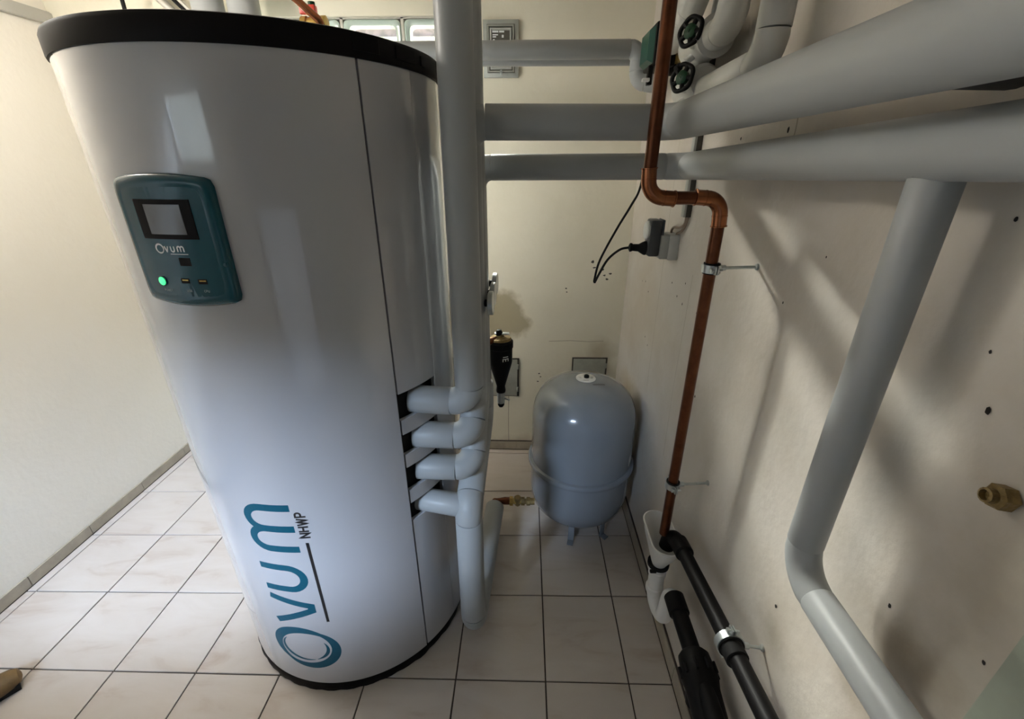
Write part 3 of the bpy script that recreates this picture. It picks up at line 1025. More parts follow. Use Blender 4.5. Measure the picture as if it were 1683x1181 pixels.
# hand-wheel valves
def valve(y, z, lab):
    t = thing('handwheel_valve', (0.46, y, z), lab, 'valve', 'handwheel valves')
    ax = V((-0.80, -0.58, 0.14)).normalized()
    c = V((0.462, y, z))
    # insulated body
    MB().tube([c + V((0, 0.11, 0.0)), c + V((0, 0.1, 0)), c + V((0, 0.02, 0)), c + V((0, -0.035, 0)), c + V((0, -0.05, 0))],
              [0.034, 0.042, 0.046, 0.044, 0.036], 24).build('valve_body', 'insulation_light', t)
    MB().lathe([(0.030, 0.01), (0.030, 0.045), (0.016, 0.05), (0.012, 0.07)], c, ax, 20).build('bonnet', 'insulation_light', t)
    h = c + ax * 0.072
    u = ax.orthogonal().normalized()
    w = ax.cross(u)
    mb = MB()
    N = 60
    ring = []
    for k in range(N + 1):
        a = 2 * pi * k / N
        rr = 0.0302 + 0.0013 * cos(5 * a)
        ring.append(h + (u * cos(a) + w * sin(a)) * rr)
    mb.tube(ring, 0.0056, 10, caps=False)
    for k in range(5):
        a = 2 * pi * (k + 0.5) / 5
        d = u * cos(a) + w * sin(a)
        mb.tube([h + d * 0.008, h + d * 0.028], [0.0055, 0.0065], 8)
    wheel = mb.build('handwheel', 'black_plastic', t)
    MB().lathe([(0.016, -0.008), (0.017, 0.004), (0.014, 0.0065), (0.004, 0.0075), (0.003, 0.009), (0, 0.0095)], h, ax, 20).build('cap', 'wheel_green', wheel)
    # drain stub under the valve
    d = V((-0.75, -0.3, -0.55)).normalized()
    b = c + V((-0.022, 0.01, -0.028))
    MB().cyl(b, b + d * 0.038, 0.009, 12, 0.001).build('drain_stub', 'white_plastic', t)
    MB().cyl(b + d * 0.05, b + d * 0.066, 0.009, 12, 0.001).build('drain_cap', 'rubber', t)
    MB().cyl(b + d * 0.036, b + d * 0.052, 0.004, 8).build('drain_pin', 'rubber', t)
    return t


valve(1.375, 1.908, 'upper black handwheel valve with green centre on a white pipe')
valve(1.392, 1.813, 'lower black handwheel valve with green centre, just above the big pipe')

# circulation pump: black housing with green front
t = thing('circulation_pump', (0.42, 1.74, 1.96), 'black circulation pump with green front cover behind the copper pipe', 'pump')
MB().box((0.405, 1.68, 1.905), (0.475, 1.82, 2.025), 0.006).build('motor_housing', 'black_plastic', t)
mb = MB()
mb.rings([[V((0.405, y, z)) for y, z in ((1.69, 1.915), (1.81, 1.915), (1.81, 2.015), (1.69, 2.015))],
          [V((0.388, y, z)) for y, z in ((1.70, 1.925), (1.80, 1.925), (1.80, 2.005), (1.70, 2.005))]], False, True)
mb.build('front_cover', 'pump_green', t, angle=20)
MB().box((0.395, 1.69, 1.855), (0.41, 1.715, 1.91), 0.002).build('cable_gland', 'black_plastic', t)
MB().box((0.375, 1.672, 1.862), (0.398, 1.69, 1.872), 0.002).build('nameplate', 'white_plastic', t)
MB().lathe([(0.03, 0), (0.042, 0.006), (0.042, 0.05), (0.03, 0.056)], (0.50, 1.75, 1.93), (-1, 0, 0), 24).build('volute', 'black_plastic', t)
MB().cyl((0.49, 1.84, 1.93), (0.49, 1.5, 1.93), 0.016, 16).build('union', 'brass', t)

# lagged branch behind the upper big pipe, its shade painted as dark colour
p = thing('insulated_pipe', (0.46, 0.54, 1.735), 'short lagged branch, coloured dark for shade, peeping out below the upper big pipe, running into the right wall', 'pipe')
sleeve(p, [(0.384, 0.500, 1.729), (0.472, 0.510, 1.729)], 0.044, 0.05, m='shaded_lagging')
MB().cyl((0.47, 0.510, 1.729), (0.529, 0.513, 1.729), 0.014, 16).build('pipe_nipple', 'shaded_lagging', p)

# small eye screw between the white pipes
t = thing('pipe_hanger', (0.52, 1.13, 1.86), 'small dark pipe hanger screw on the wall between the upright pale pipes', 'hanger')
MB().cyl((0.53, 1.13, 1.868), (0.49, 1.13, 1.868), 0.003, 8).build('rod', 'rubber', t)
MB().lathe([(0.009, 0), (0.009, 0.004)], (0.529, 1.13, 1.868), (-1, 0, 0), 12).build('rosette', 'rubber', t)

# thermometers on the risers
for k, (y, z, lab) in enumerate(((1.165, 1.268, 'nearest dial thermometer seen edge-on on the grey risers'),
                                 (1.262, 1.268, 'middle dial thermometer seen edge-on on the grey risers'),
                                 (1.352, 1.276, 'farthest dial thermometer seen edge-on on the grey risers'))):
    t = thing('thermometer', (-0.108, y, z), lab, 'thermometer', 'dial thermometers on the risers')
    MB().cyl((-0.1105, y, z), (-0.093, y, z), 0.010, 14).build('stem', 'rubber', t)
    MB().lathe([(0.029, 0), (0.033, 0.002), (0.033, 0.013), (0.031, 0.0145), (0.029, 0.0135)], (-0.099, y, z), (1, -0.05, 0.0), 28).build('case', 'zinc', t)
    MB().lathe([(0.0292, 0.0125), (0.0292, 0.0138)], (-0.099, y, z), (1, -0.05, 0.0), 28).build('dial', 'white_plastic', t)

# dirt separator: black shell below brass body
c = (-0.083, 1.45)
t = thing('dirt_separator', (c[0], c[1], 0.9), 'black conical dirt separator hanging beside the grey risers', 'separator')
MB().lathe([(0.0, 0.838), (0.017, 0.838), (0.018, 0.845), (0.0155, 0.862), (0.020, 0.878), (0.030, 0.915), (0.041, 0.955), (0.043, 0.965), (0.043, 1.018),
            (0.046, 1.02), (0.046, 1.042), (0.040, 1.048), (0, 1.048)], (c[0], c[1], 0), n=28).build('shell', 'black_plastic', t, angle=35)
MB().lathe([(0.036, 1.047), (0.040, 1.05), (0.036, 1.056), (0.014, 1.06), (0.012, 1.068), (0.0, 1.07)], (c[0], c[1], 0), n=20).build('brass_head', 'old_brass', t)
MB().box((c[0] - 0.02, c[1] - 0.008, 1.068), (c[0] + 0.032, c[1] + 0.008, 1.074), 0.002).build('lever', 'zinc', t)
MB().lathe([(0.013, 1.066), (0.013, 1.074), (0.008, 1.084), (0, 1.086)], (c[0] - 0.004, c[1], 0), n=14).build('vent_cap', 'black_plastic', t)
MB().cyl((PX + 0.01, 1.40, 1.05), (c[0] - 0.01, c[1], 1.05), 0.012, 14).build('connector', 'copper', t)
MB().lathe([(0.012, 0.79), (0.0145, 0.792), (0.0145, 0.84)], (c[0], c[1], 0), n=14).build('drain_valve', 'zinc', t)
MB().lathe([(0.0, 0.772), (0.008, 0.774), (0.0125, 0.782), (0.0125, 0.793), (0, 0.794)], (c[0], c[1], 0), n=14).build('drain_cap', 'black_plastic', t)
MB().cyl((c[0] + 0.01, c[1], 0.812), (c[0] + 0.033, c[1] - 0.008, 0.806), 0.0035, 8).build('drain_lever', 'zinc', t)


def map_sep(u, v):
    a = R(-62) + u / 0.0435
    return V((c[0] + 0.0436 * cos(a), c[1] + 0.0436 * sin(a), v))


mb, _ = text_strokes('I', 0.02, 0.0035, 0.2, lambda u, v: map_sep(v, 0.996 - u), 0.0, -0.010)
m2, _ = text_strokes('E', 0.02, 0.0035, 0.2, lambda u, v: map_sep(v, 0.996 - u), 0.008, -0.010)
mb.add(m2.v, m2.f)
mb.build('lettering', 'white_ink', t, smooth=False)

# ------------------------------------------------------------------ expansion vessel
VC = (0.272, 1.70)
VR = 0.229
t = thing('expansion_vessel', (VC[0], VC[1], 0), 'grey steel expansion vessel on three feet in the corner', 'vessel')
prof = [(0.0, 0.048), (0.07, 0.052), (0.13, 0.068), (0.18, 0.095), (0.212, 0.135), (0.226, 0.18), (0.229, 0.22), (0.229, 0.368)]
MB().lathe(prof, (VC[0], VC[1], 0), n=72).build('lower_shell', 'vessel_grey', t, angle=50)
prof = [(0.229, 0.368), (0.229, 0.585), (0.227, 0.62), (0.218, 0.66), (0.198, 0.70), (0.165, 0.732), (0.12, 0.755), (0.06, 0.767), (0.0, 0.769)]
MB().lathe(prof, (VC[0], VC[1], 0), n=72).build('upper_shell', 'vessel_grey', t, angle=50)
MB().lathe([(0.228, 0.352), (0.2405, 0.354), (0.2435, 0.360), (0.2435, 0.372), (0.2405, 0.378), (0.228, 0.382)], (VC[0], VC[1], 0), n=72).build('clamp_rim', 'vessel_grey', t)
for a in (-104, -48, 130):
    x, y = VC[0] + 0.165 * cos(R(a)), VC[1] + 0.165 * sin(R(a))
    M = Matrix.Translation((x, y, 0)) @ Matrix.Rotation(R(a + 90), 4, 'Z')
    mb = MB().box((-0.014, -0.003, 0.001), (0.014, 0.004, 0.10), 0.001, M=M).box((-0.014, -0.03, 0.0008), (0.014, 0.004, 0.006), 0.001, M=M)
    mb.build('foot', 'vessel_grey', t)
# type plate with air valve
mb = MB().lathe([(0.043, 0.7655), (0.043, 0.7695), (0.0415, 0.7705), (0.0, 0.7712)], (VC[0], VC[1] + 0.012, 0), n=36)
plate = mb.build('type_plate', 'white_plastic', t)
MB().lathe([(0.011, 0.770), (0.011, 0.780), (0.008, 0.784), (0, 0.785)], (VC[0] + 0.003, VC[1] + 0.014, 0), n=16).build('valve_cap', 'rubber', plate)
mb = MB()
pm = lambda u, v: V((VC[0] + u, VC[1] + 0.012 + v, 0.7714))
for u0, u1, v0 in ((-0.032, -0.020, 0.004), (-0.028, -0.018, -0.006), (0.020, 0.034, 0.006), (0.022, 0.032, 0.000), (0.018, 0.030, -0.009), (-0.012, 0.010, -0.026)):
    ribbon(mb, [(u0, v0), (u1, v0)], 0.0022, pm)
mb.build('plate_print', 'black_ink', plate, smooth=False)
mb = MB()


def dome(u, v):
    r = math.hypot(u, v)
    zz = 0.7692 - 0.5 * max(0, r - 0.03) ** 2 * 1.9
    return V((VC[0] + u, VC[1] + v, zz + 0.0012))


q = [(0.022 + 0.05 * k / 30, -0.052 + 0.006 * sin(k * 1.9) + 0.001 * k / 5) for k in range(31)]
ribbon(mb, q, 0.0024, dome)
mb.build('marker_scribble', 'black_ink', t, smooth=False)
# connection with shut-off cock
t2 = thing('shutoff_cock', (-0.02, 1.64, 0.12), 'small brass cap valve between the grey floor pipe and the expansion vessel', 'valve')
yy, zz = 1.655, 0.128
MB().cyl((-0.128, 1.615, 0.128), (-0.128, 1.655, 0.128), 0.016, 14).build('copper_stub', 'copper', t2)
MB().lathe([(0.011, 0), (0.013, 0.02), (0.018, 0.045), (0.018, 0.07)], (-0.128, yy, zz), (1, 0, 0), 16).build('copper_sleeve', 'copper', t2)
MB().lathe([(0.018, 0.068), (0.022, 0.070), (0.022, 0.085), (0.018, 0.087)], (-0.128, yy, zz), (1, 0, 0), 6).build('union_nut', 'brass', t2)
MB().lathe([(0.014, 0.085), (0.014, 0.135)], (-0.128, yy, zz), (1, 0, 0), 14).build('valve_body', 'brass', t2)
MB().lathe([(0.014, -0.026), (0.016, -0.016), (0.016, 0.030), (0.012, 0.034)], (-0.020, yy, zz), (0, -0.3, 1), 12).build('valve_cap', 'old_brass', t2)
MB().lathe([(0.020, 0.125), (0.020, 0.142)], (-0.128, yy, zz), (1, 0, 0), 6).build('lock_nut', 'old_brass', t2)
MB().lathe([(0.013, 0.14), (0.013, 0.150), (0.020, 0.152), (0.020, 0.168), (0.016, 0.169), (0.016, 0.19)], (-0.128, yy, zz), (1, 0, 0), 8).build('end_nut', 'old_brass', t2)

# ------------------------------------------------------------------ copper line
t = thing('copper_pipe', (0.43, 1.005, 0.65), 'brown copper pipe with an offset, dropping from the ceiling into the white funnel', 'pipe')
cr = 0.0138
path = [(0.262, 1.012, ZC), (0.262, 1.012, 1.552), (0.424, 1.012, 1.552), (0.431, 1.006, 0.60)]
seg = fillet(path, 0.036, 10)
for kind, pp in seg:
    if kind == 'straight':
        MB().tube(pp, cr, 20).build('tube', 'copper', t)
    else:
        d0 = (pp[0] - pp[1]).normalized()
        d1 = (pp[-1] - pp[-2]).normalized()
        full = [pp[0] + d0 * 0.024] + pp + [pp[-1] + d1 * 0.024]
        rads = [cr + 0.0022] * len(full)
        el = MB().tube(full, rads, 20).build('elbow', 'copper_bright', t)
        for q, dd in ((pp[0], d0), (pp[-1], d1)):
            for off, g in ((0.001, 0.0028), (0.0225, 0.0038)):
                MB().lathe([(cr + 0.001, -0.002), (cr + g, -0.0012), (cr + g, 0.0012), (cr + 0.001, 0.002)], q + dd * off, dd, 20).build('collar', 'copper_bright', el)


def clamp(cx, cy, cz, ax, r, wall, lab, hw=0.009, group='pipe clamps on the right wall'):
    t = thing('pipe_clamp', (cx, cy, cz), lab, 'clamp', group)
    ax = V(ax).normalized()
    c = V((cx, cy, cz))
    MB().lathe([(r, -hw - .003), (r + .0045, -hw - .003), (r + .0045, hw + .003), (r, hw + .003), (r, -hw - .003)], c, ax, 24, caps=False).build('rubber_lining', 'rubber', t)
    MB().lathe([(r + .004, -hw), (r + .007, -hw), (r + .007, hw), (r + .004, hw), (r + .004, -hw)], c, ax, 24, caps=False).build('band', 'zinc', t)
    wd = (V(wall) - c).normalized()
    side = ax.cross(wd).normalized()
    for s in (-1, 1):
        M = Matrix.Translation(c + side * s * (r + 0.011)) @ Matrix((wd, side, ax)).transposed().to_4x4()
        MB().box((-0.004, -0.007, -hw), (-0.0015, 0.007, hw), M=M).box((0.0015, -0.007, -hw), (0.004, 0.007, hw), M=M).build('ear', 'zinc', t, smooth=False)
        p0 = c + side * s * (r + 0.012)
        MB().cyl(p0 - wd * 0.010, p0 + wd * 0.014, 0.0026, 8).lathe([(0.005, 0), (0.005, 0.004)], p0 - wd * 0.012, wd, 8).build('screw', 'zinc', t)
    MB().lathe([(0.007, 0), (0.007, 0.012)], c + wd * (r + 0.005), wd, 6).build('nut', 'zinc', t)
    MB().cyl(c + wd * (r + 0.006), V(wall) - wd * 0.002, 0.0036, 10).build('threaded_rod', 'zinc', t)
    MB().lathe([(0.008, 0), (0.007, 0.004), (0.004, 0.006)], V(wall), -wd, 12).build('wall_plug', 'grey_plastic', t)
    return t


clamp(0.4257, 1.0075, 1.402, (0, 0, 1), cr, (0.53, 1.010, 1.405), 'upper zinc clamp holding the copper pipe off the right wall')
clamp(0.4293, 1.0055, 0.785, (0, 0, 1), cr, (0.53, 1.009, 0.79), 'lower zinc clamp on the copper pipe above the white funnel')

# ------------------------------------------------------------------ white drip funnel with trap
t = thing('drip_funnel', (0.437, 1.04, 0.5), 'white plastic oblong drip funnel with trap at foot of the copper pipe', 'funnel')


def oblong(cx, cy, hl, r, z, n=16):
    pts = []
    for k in range(n + 1):
        a = pi * k / n
        pts.append(V((cx + r * cos(a), cy + hl + r * sin(a), z)))
    for k in range(n + 1):
        a = pi + pi * k / n
        pts.append(V((cx + r * cos(a), cy - hl + r * sin(a), z)))
    return pts


fx, fy = 0.440, 1.045
rs = [oblong(fx, fy - 0.018, 0.004, 0.020, 0.452), oblong(fx, fy - 0.015, 0.012, 0.026, 0.475), oblong(fx, fy, 0.044, 0.035, 0.52), oblong(fx, fy, 0.050, 0.040, 0.552),
      oblong(fx, fy, 0.050, 0.0445, 0.560), oblong(fx, fy, 0.050, 0.0445, 0.566), oblong(fx, fy, 0.050, 0.0405, 0.567), oblong(fx, fy, 0.050, 0.036, 0.553),
      oblong(fx, fy, 0.043, 0.031, 0.52), oblong(fx, fy - 0.015, 0.014, 0.022, 0.475), oblong(fx, fy - 0.018, 0.004, 0.016, 0.455)]
MB().rings(rs, False, True).build('cup', 'white_plastic', t)
MB().lathe([(0.029, 0.455), (0.029, 0.430), (0.0245, 0.425)], (fx, fy - 0.018, 0), n=24).build('cup_socket', 'white_plastic', t)
MB().lathe([(0.0295, 0.457), (0.0335, 0.457), (0.0335, 0.446), (0.0295, 0.446)], (fx, fy - 0.018, 0), n=24).build('clip_ring', 'rubber', t)
MB().box((fx - 0.035, fy - 0.055, 0.447), (fx - 0.015, fy - 0.045, 0.456), 0.002).build('clip_bolt', 'rubber', t)
tr = flat_tube([(fx, fy - 0.018, 0.43), (fx + 0.004, fy - 0.02, 0.30), (fx + 0.016, 0.955, 0.28), (fx + 0.02, 0.945, 0.432), (fx + 0.02, 0.88, 0.432)], [0, 0.045, 0.045, 0.05, 0], 0.0245, 20)
tr.build('trap', 'white_plastic', t)
for z in (0.405, 0.33):
    MB().lathe([(0.0245, 0), (0.0275, 0.003), (0.0275, 0.02), (0.0245, 0.023)], (fx + 0.001, fy - 0.019, z), n=24).build('trap_collar', 'white_plastic', t)
fun = t

# black waste pipes
t = thing('waste_pipe', (0.46, 0.75, 0.63), 'upper black plastic waste pipe rising along the right wall out of the funnel', 'pipe')
MB().tube([(0.462, 0.955, 0.607), (0.460, 0.60, 0.664), (0.458, 0.10, 0.735), (0.458, -0.5, 0.80)], 0.0195, 22).build('tube', 'black_plastic', t)
MB().tube(spline([(0.445, 1.005, 0.548), (0.449, 1.004, 0.575), (0.456, 0.990, 0.598), (0.462, 0.955, 0.607)], 6), 0.0225, 22).build('elbow', 'black_plastic', t)
MB().tube([(0.462, 0.972, 0.604), (0.462, 0.969, 0.6045), (0.462, 0.918, 0.613), (0.462, 0.915, 0.6135)], [0.021, 0.0255, 0.0255, 0.021], 22).build('socket', 'black_plastic', t)
MB().tube([(0.459, 0.648, 0.656), (0.459, 0.646, 0.6565), (0.459, 0.596, 0.6645), (0.459, 0.594, 0.665)], [0.021, 0.024, 0.024, 0.021], 22).build('rubber_band', 'rubber', t)
clamp(0.4595, 0.636, 0.6583, (0, -0.36, 0.055), 0.0235, (0.53, 0.630, 0.655), 'zinc clamp on the upper black waste pipe at the lower right')

t = thing('waste_pipe', (0.46, 0.75, 0.43), 'lower black plastic waste pipe with bulky trap near the floor', 'pipe')
MB().tube([(0.460, 0.90, 0.432), (0.460, 0.55, 0.425)], 0.0235, 22).build('tube', 'black_plastic', t)
MB().tube([(0.460, 0.925, 0.4325), (0.460, 0.922, 0.4325), (0.460, 0.868, 0.431), (0.460, 0.864, 0.431)], [0.0255, 0.029, 0.029, 0.024], 22).build('socket', 'black_plastic', t)
mb = MB().tube([(0.462, 0.765, 0.425), (0.462, 0.755, 0.424), (0.462, 0.715, 0.418), (0.462, 0.712, 0.418), (0.462, 0.70, 0.414), (0.462, 0.68, 0.408), (0.462, 0.60, 0.39), (0.462, 0.50, 0.37)],
               [0.030, 0.040, 0.044, 0.046, 0.046, 0.042, 0.040, 0.036], 24)
mb.build('trap_body', 'black_plastic', t)
MB().lathe([(0.036, 0), (0.040, 0.004), (0.040, 0.05), (0.034, 0.056)], (0.462, 0.690, 0.415), (0, -0.5, -1), 24).build('trap_cup', 'black_plastic', t)
for k in range(10):
    a = 2 * pi * k / 10
    dd = V((0.462, 0.715, 0.419))
    off = V((0.046 * cos(a), 0, 0.046 * sin(a)))
    MB().cyl(dd + off + V((0, 0.012, 0)), dd + off - V((0, 0.014, 0)), 0.004, 6).build('nut_rib', 'black_plastic', t)

flat_tube([(0.462, 0.52, 0.374), (0.462, 0.40, 0.34), (0.462, 0.385, 0.004)], [0, 0.06, 0], 0.031, 20).build('floor_bend', 'black_plastic', t)

# ------------------------------------------------------------------ electrics on the right wall
t = thing('wall_socket', (0.50, 1.585, 1.35), 'grey surface-mounted wall socket on the right wall', 'socket')
MB().box((0.495, 1.545, 1.312), (0.5295, 1.625, 1.398), 0.003).build('back_box', 'pale_grey_plastic', t)
MB().box((0.468, 1.548, 1.315), (0.496, 1.622, 1.395), 0.003).build('cover', 'grey_plastic', t)
MB().box((0.4695, 1.555, 1.393), (0.476, 1.615, 1.445), 0.002).build('hinged_lid', 'dark_grey_plastic', t)
t = thing('plug_adapter', (0.45, 1.585, 1.36), 'dark plug-in timer adapter with pale dial, plugged into the wall socket', 'adapter')
MB().box((0.428, 1.552, 1.322), (0.4675, 1.618, 1.445), 0.008).build('housing', 'dark_grey_plastic', t)
MB().lathe([(0.031, 0), (0.031, 0.006), (0.027, 0.010), (0, 0.011)], (0.4285, 1.585, 1.408), (-1, 0, 0), 28).build('dial', 'pale_grey_plastic', t)
t = thing('power_plug', (0.41, 1.585, 1.345), 'black moulded plug with cable pushed into the timer adapter', 'plug')
MB().lathe([(0.024, 0), (0.024, 0.006), (0.018, 0.018), (0.013, 0.026), (0.012, 0.046), (0.015, 0.050), (0.015, 0.056), (0.007, 0.060)], (0.428, 1.585, 1.347), (-1, 0.12, 0.02), 20).build('plug_body', 'rubber', t)
pts = spline([(0.372, 1.592, 1.348), (0.34, 1.60, 1.338), (0.305, 1.62, 1.30), (0.282, 1.64, 1.245), (0.270, 1.648, 1.212), (0.267, 1.65, 1.208), (0.267, 1.65, 1.222),
              (0.282, 1.655, 1.29), (0.335, 1.665, 1.40), (0.380, 1.675, 1.48), (0.408, 1.68, 1.545), (0.417, 1.685, 1.674), (0.419, 1.69, 1.80), (0.42, 1.70, 1.905)], 8)
MB().tube(pts, 0.0042, 8).build('cable', 'rubber', t)
t = thing('cable_trunking', (0.52, 1.49, 1.6), 'grey cable trunking running up the right wall behind the pipes', 'trunking')
MB().box((0.512, 1.478, 1.462), (0.5295, 1.502, 2.1), 0.002).build('channel', 'flap_dark', t)
MB().box((0.505, 1.477, 1.462), (0.513, 1.503, 2.1), 0.002).build('lid', 'grey_plastic', t)
t = thing('cable_tail', (0.52, 1.53, 1.43), 'two short sheathed cables looping from the trunking into the wall socket', 'cable')
MB().tube(spline([(0.520, 1.490, 1.48), (0.518, 1.494, 1.44), (0.515, 1.53, 1.424), (0.513, 1.572, 1.42), (0.512, 1.592, 1.41), (0.512, 1.596, 1.39)], 6), 0.0042, 8).build('brown_cable', 'cable_white', t)
MB().tube(spline([(0.524, 1.486, 1.48), (0.522, 1.490, 1.44), (0.520, 1.515, 1.415), (0.519, 1.55, 1.403), (0.518, 1.56, 1.39)], 6), 0.004, 8).build('white_cable', 'cable_white', t)

# ------------------------------------------------------------------ things on the far wall
t = thing('flue_hatch', (-0.11, 2.25, 2.06), 'square grey metal chimney hatch high on the far wall', 'hatch')
x0, x1, z0, z1 = -0.187, -0.036, 1.962, 2.169
y0 = YB - 0.0005
MB().box((x0, y0 - 0.016, z0), (x1, y0, z1), 0.002).build('frame', 'box_metal', t)


def frame_ring(mb, ins0, ins1, ya, yb):
    def loop(i, y):
        return [V((x0 + i, y, z0 + i)), V((x1 - i, y, z0 + i)), V((x1 - i, y, z1 - i)), V((x0 + i, y, z1 - i))]
    mb.rings([loop(ins0, ya), loop(ins0 + .002, yb), loop(ins1 - .002, yb), loop(ins1, ya)], False, False)


mb = MB()
frame_ring(mb, 0.018, 0.026, y0 - 0.0155, y0 - 0.023)
mb.build('outer_bead', 'flap_metal', t, smooth=False)
mb = MB()
frame_ring(mb, 0.0165, 0.0185, y0 - 0.0158, y0 - 0.0166)
frame_ring(mb, 0.0255, 0.0290, y0 - 0.0158, y0 - 0.0166)
mb.build('shadow_gap', 'flap_dark', t, smooth=False)
MB().box((x0 + .029, y0 - .021, z0 + .029), (x1 - .029, y0 - .014, z1 - .029), 0.002).build('door', 'flap_metal', t)
mb = MB()
frame_ring(mb, 0.031, 0.036, y0 - 0.021, y0 - 0.026)
mb.build('inner_bead', 'pale_grey_plastic', t, smooth=False)
MB().box((x0 + .038, y0 - .0225, z1 - .085), (x1 - .038, y0 - .0205, z1 - .040)).build('sign', 'flap_dark', t, smooth=False)
mb = MB()
for u0, u1, v0, w in ((0.040, 0.066, -0.044, .006), (0.069, 0.090, -0.044, .006), (0.041, 0.064, -0.055, .004), (0.041, 0.056, -0.062, .004), (0.080, 0.088, -0.060, .010), (0.042, 0.05, -0.072, .004)):
    ribbon(mb, [(x0 + u0, z1 + v0), (x0 + u1, z1 + v0)], w, lambda u, v: V((u, y0 - .0229, v)))
mb.build('sign_print', 'white_ink', t, smooth=False)
MB().cyl((-0.111, y0 - .016, z0 + .021), (-0.111, y0 - .028, z0 + .021), 0.006, 12).box((-0.114, y0 - .028, z0 + .008), (-0.108, y0 - .024, z0 + .024), .001).build('latch', 'zinc', t)


def wall_flap(x0, x1, z0, z1, lab):
    t = thing('inspection_flap', ((x0 + x1) / 2, YB, z0), lab, 'flap', 'grey inspection flaps low on the far wall')
    y0 = YB - 0.0005
    mb = MB()
    mb.box((x0, y0 - .006, z0), (x1, y0, z0 + .008)).box((x0, y0 - .006, z1 - .008), (x1, y0, z1))
    mb.box((x0, y0 - .006, z0), (x0 + .008, y0, z1)).box((x1 - .012, y0 - .006, z0), (x1, y0, z1))
    mb.build('frame', 'flap_dark', t, smooth=False)
    MB().box((x0 + .007, y0 - .012, z0 + .006), (x1 - .010, y0 - .004, z1 - .006), .002).build('flap_door', 'flap_metal', t)
    for z in (z0 + 0.2 * (z1 - z0), z0 + 0.8 * (z1 - z0)):
        MB().cyl((x1 - .008, y0 - .012, z - .014), (x1 - .008, y0 - .012, z + .014), .006, 10).build('hinge', 'flap_metal', t)


wall_flap(-0.19, -0.024, 0.375, 0.615, 'grey inspection flap in the far wall behind the black separator')
wall_flap(0.275, 0.472, 0.40, 0.625, 'grey inspection flap in the far wall just above the expansion vessel')

# brass pipe stub with hexagon at the right edge
t = thing('capped_wall_fitting', (0.52, 0.387, 1.288), 'dull brass hexagonal fitting sticking out of the right wall near the edge', 'fitting')
MB().lathe([(0.013, 0), (0.0145, 0.002), (0.0145, 0.016), (0.012, 0.018)], (0.53, 0.387, 1.288), (-1, 0.1, 0.1), 6).build('hexagon', 'old_brass', t, angle=20)
MB().lathe([(0.0085, 0.016), (0.0085, 0.026), (0.006, 0.027), (0.006, 0.02), (0, 0.02)], (0.53, 0.387, 1.288), (-1, 0.1, 0.1), 14).build('square_plug', 'old_brass', t, angle=20)

# ------------------------------------------------------------------ above the lid of the tank
t = thing('thin_cable', (-1.58, 2.0, 1.9), 'thin dark cable hanging behind the left part of the tank lid', 'cable')
MB().tube([(-1.590, 2.1, ZC), (-1.592, 2.1, 2.1), (-1.595, 2.1, 1.6), (-1.597, 2.1, 0.004)], 0.0075, 8).build('strand', 'rubber', t)
t = thing('conduit_profile', (-1.4, 2.1, 2.1), 'pale metal strut leaning diagonally behind the tank lid', 'strut')
MB().tube([(-1.69, 2.21, 2.415), (-1.23, 2.21, 1.95)], 0.016, 12).build('rail', 'aluminium', t)
MB().tube([(-1.64, 2.22, 2.415), (-1.18, 2.22, 1.95)], 0.008, 8).build('slot_strip', 'rubber', t)
MB().tube([(-1.615, 2.21, 2.415), (-1.155, 2.21, 1.95)], 0.007, 8).build('edge_strip', 'aluminium', t)
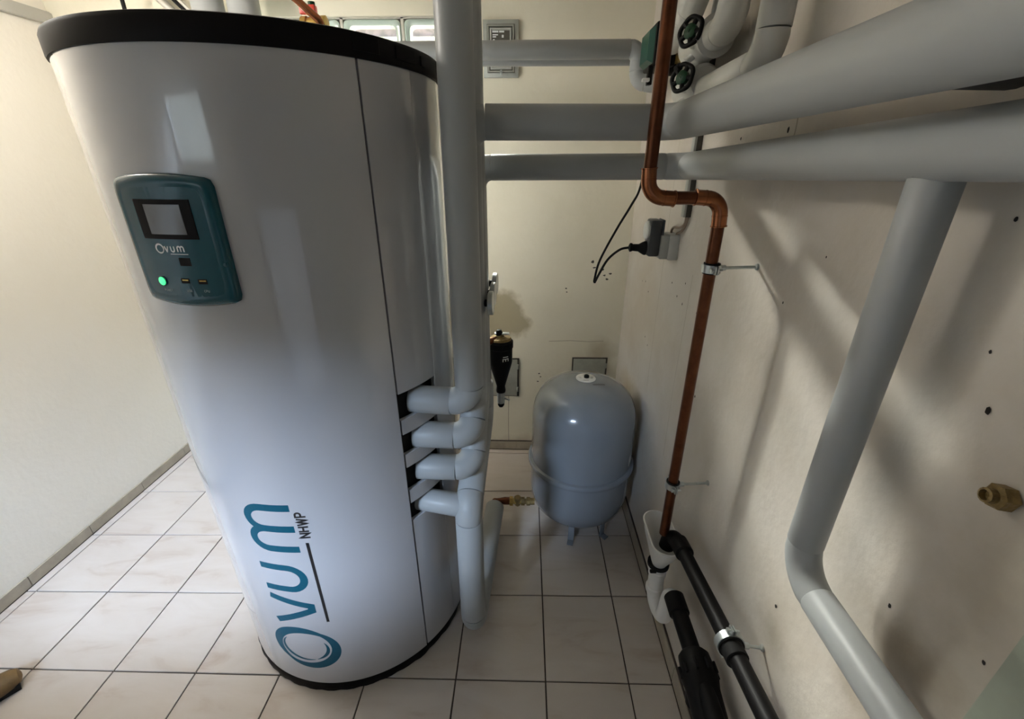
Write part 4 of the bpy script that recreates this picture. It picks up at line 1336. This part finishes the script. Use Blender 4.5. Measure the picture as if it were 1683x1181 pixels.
# ball valve with red lever on copper line
t = thing('ball_valve', (-0.79, 1.9, 2.05), 'brass ball valve with red lever above the back of the tank lid', 'valve')
bx, by, bz = -0.752, 1.88, 2.068
MB().lathe([(0.020, -0.045), (0.026, -0.043), (0.026, -0.025), (0.021, -0.022), (0.025, 0), (0.021, 0.022), (0.026, 0.025), (0.026, 0.043), (0.020, 0.045)],
           (bx, by, bz), (1, 0, 0.02), 16).build('body', 'brass', t, angle=30)
MB().cyl((bx, by, bz + 0.02), (bx, by, bz + 0.05), 0.009, 12).build('spindle', 'brass', t)
MB().box((bx - 0.045, by - 0.013, bz + 0.028), (bx + 0.012, by + 0.013, bz + 0.056), 0.004).build('lever', 'red_plastic', t)
MB().lathe([(0.012, 0.0), (0.012, 0.012), (0.0, 0.014)], (bx - 0.002, by, bz + 0.053), n=10).build('lever_nut', 'wheel_green', t)
MB().cyl((bx + 0.045, by, bz - 0.01), (bx + 0.045, by, bz - 0.21), 0.011, 12).build('down_tube', 'copper', t)
t = thing('copper_pipe', (-0.76, 1.8, 2.1), 'bright copper pipe slanting down to the brass ball valve above the tank', 'pipe')
MB().tube(spline([(-1.05, 1.72, 2.41), (-0.86, 1.78, 2.20), (-0.745, 1.815, 2.095), (-0.715, 1.825, 2.068), (-0.712, 1.835, 2.045), (-0.722, 1.855, 2.035)], 6), 0.0125, 14).build('tube', 'copper_bright', t)

# body of the added fill lamp, out of frame
t = thing('fill_lamp', (-1.50, 1.25, ZC), 'round fill lamp added out of view over the left part of the room', 'lamp')
MB().lathe([(0.12, 0), (0.12, -0.02), (0.10, -0.035), (0.0, -0.038)], (-1.50, 1.25, ZC), n=32).build('lamp_base', 'white_plastic', t)
MB().lathe([(0.035, -0.036), (0.035, -0.07), (0.0, -0.072)], (-1.50, 1.25, ZC), n=20).build('lamp_socket', 'white_plastic', t)

# rounded brown block at the left edge
t = thing('brown_block', (-1.74, 0.80, 0), 'rounded brown object on the floor tiles cut by the left edge', 'block')
mb = MB()
M = Matrix.Translation((-1.745, 0.815, 0)) @ Matrix.Scale(1.3, 4) @ Matrix.Rotation(R(52), 4, 'Z')
rs = []
for k in range(9):
    a = pi * k / 8
    xx = 0.06 * -cos(a)
    sc = max(0.05, sin(a)) ** 0.5
    rs.append([M @ V((xx, 0.034 * sc * cos(2 * pi * j / 16), 0.027 + 0.026 * sc * sin(2 * pi * j / 16))) for j in range(16)])
mb.rings(rs)
mb.build('rounded_body', 'brown_wood', t)
MB().rings([[M @ V((x * s, y * s, z)) for x, y in ((-.05, -.025), (.05, -.025), (.05, .025), (-.05, .025))] for z, s in ((0.001, 1), (0.02, 1.05))]).build('dark_sole', 'rubber', t)
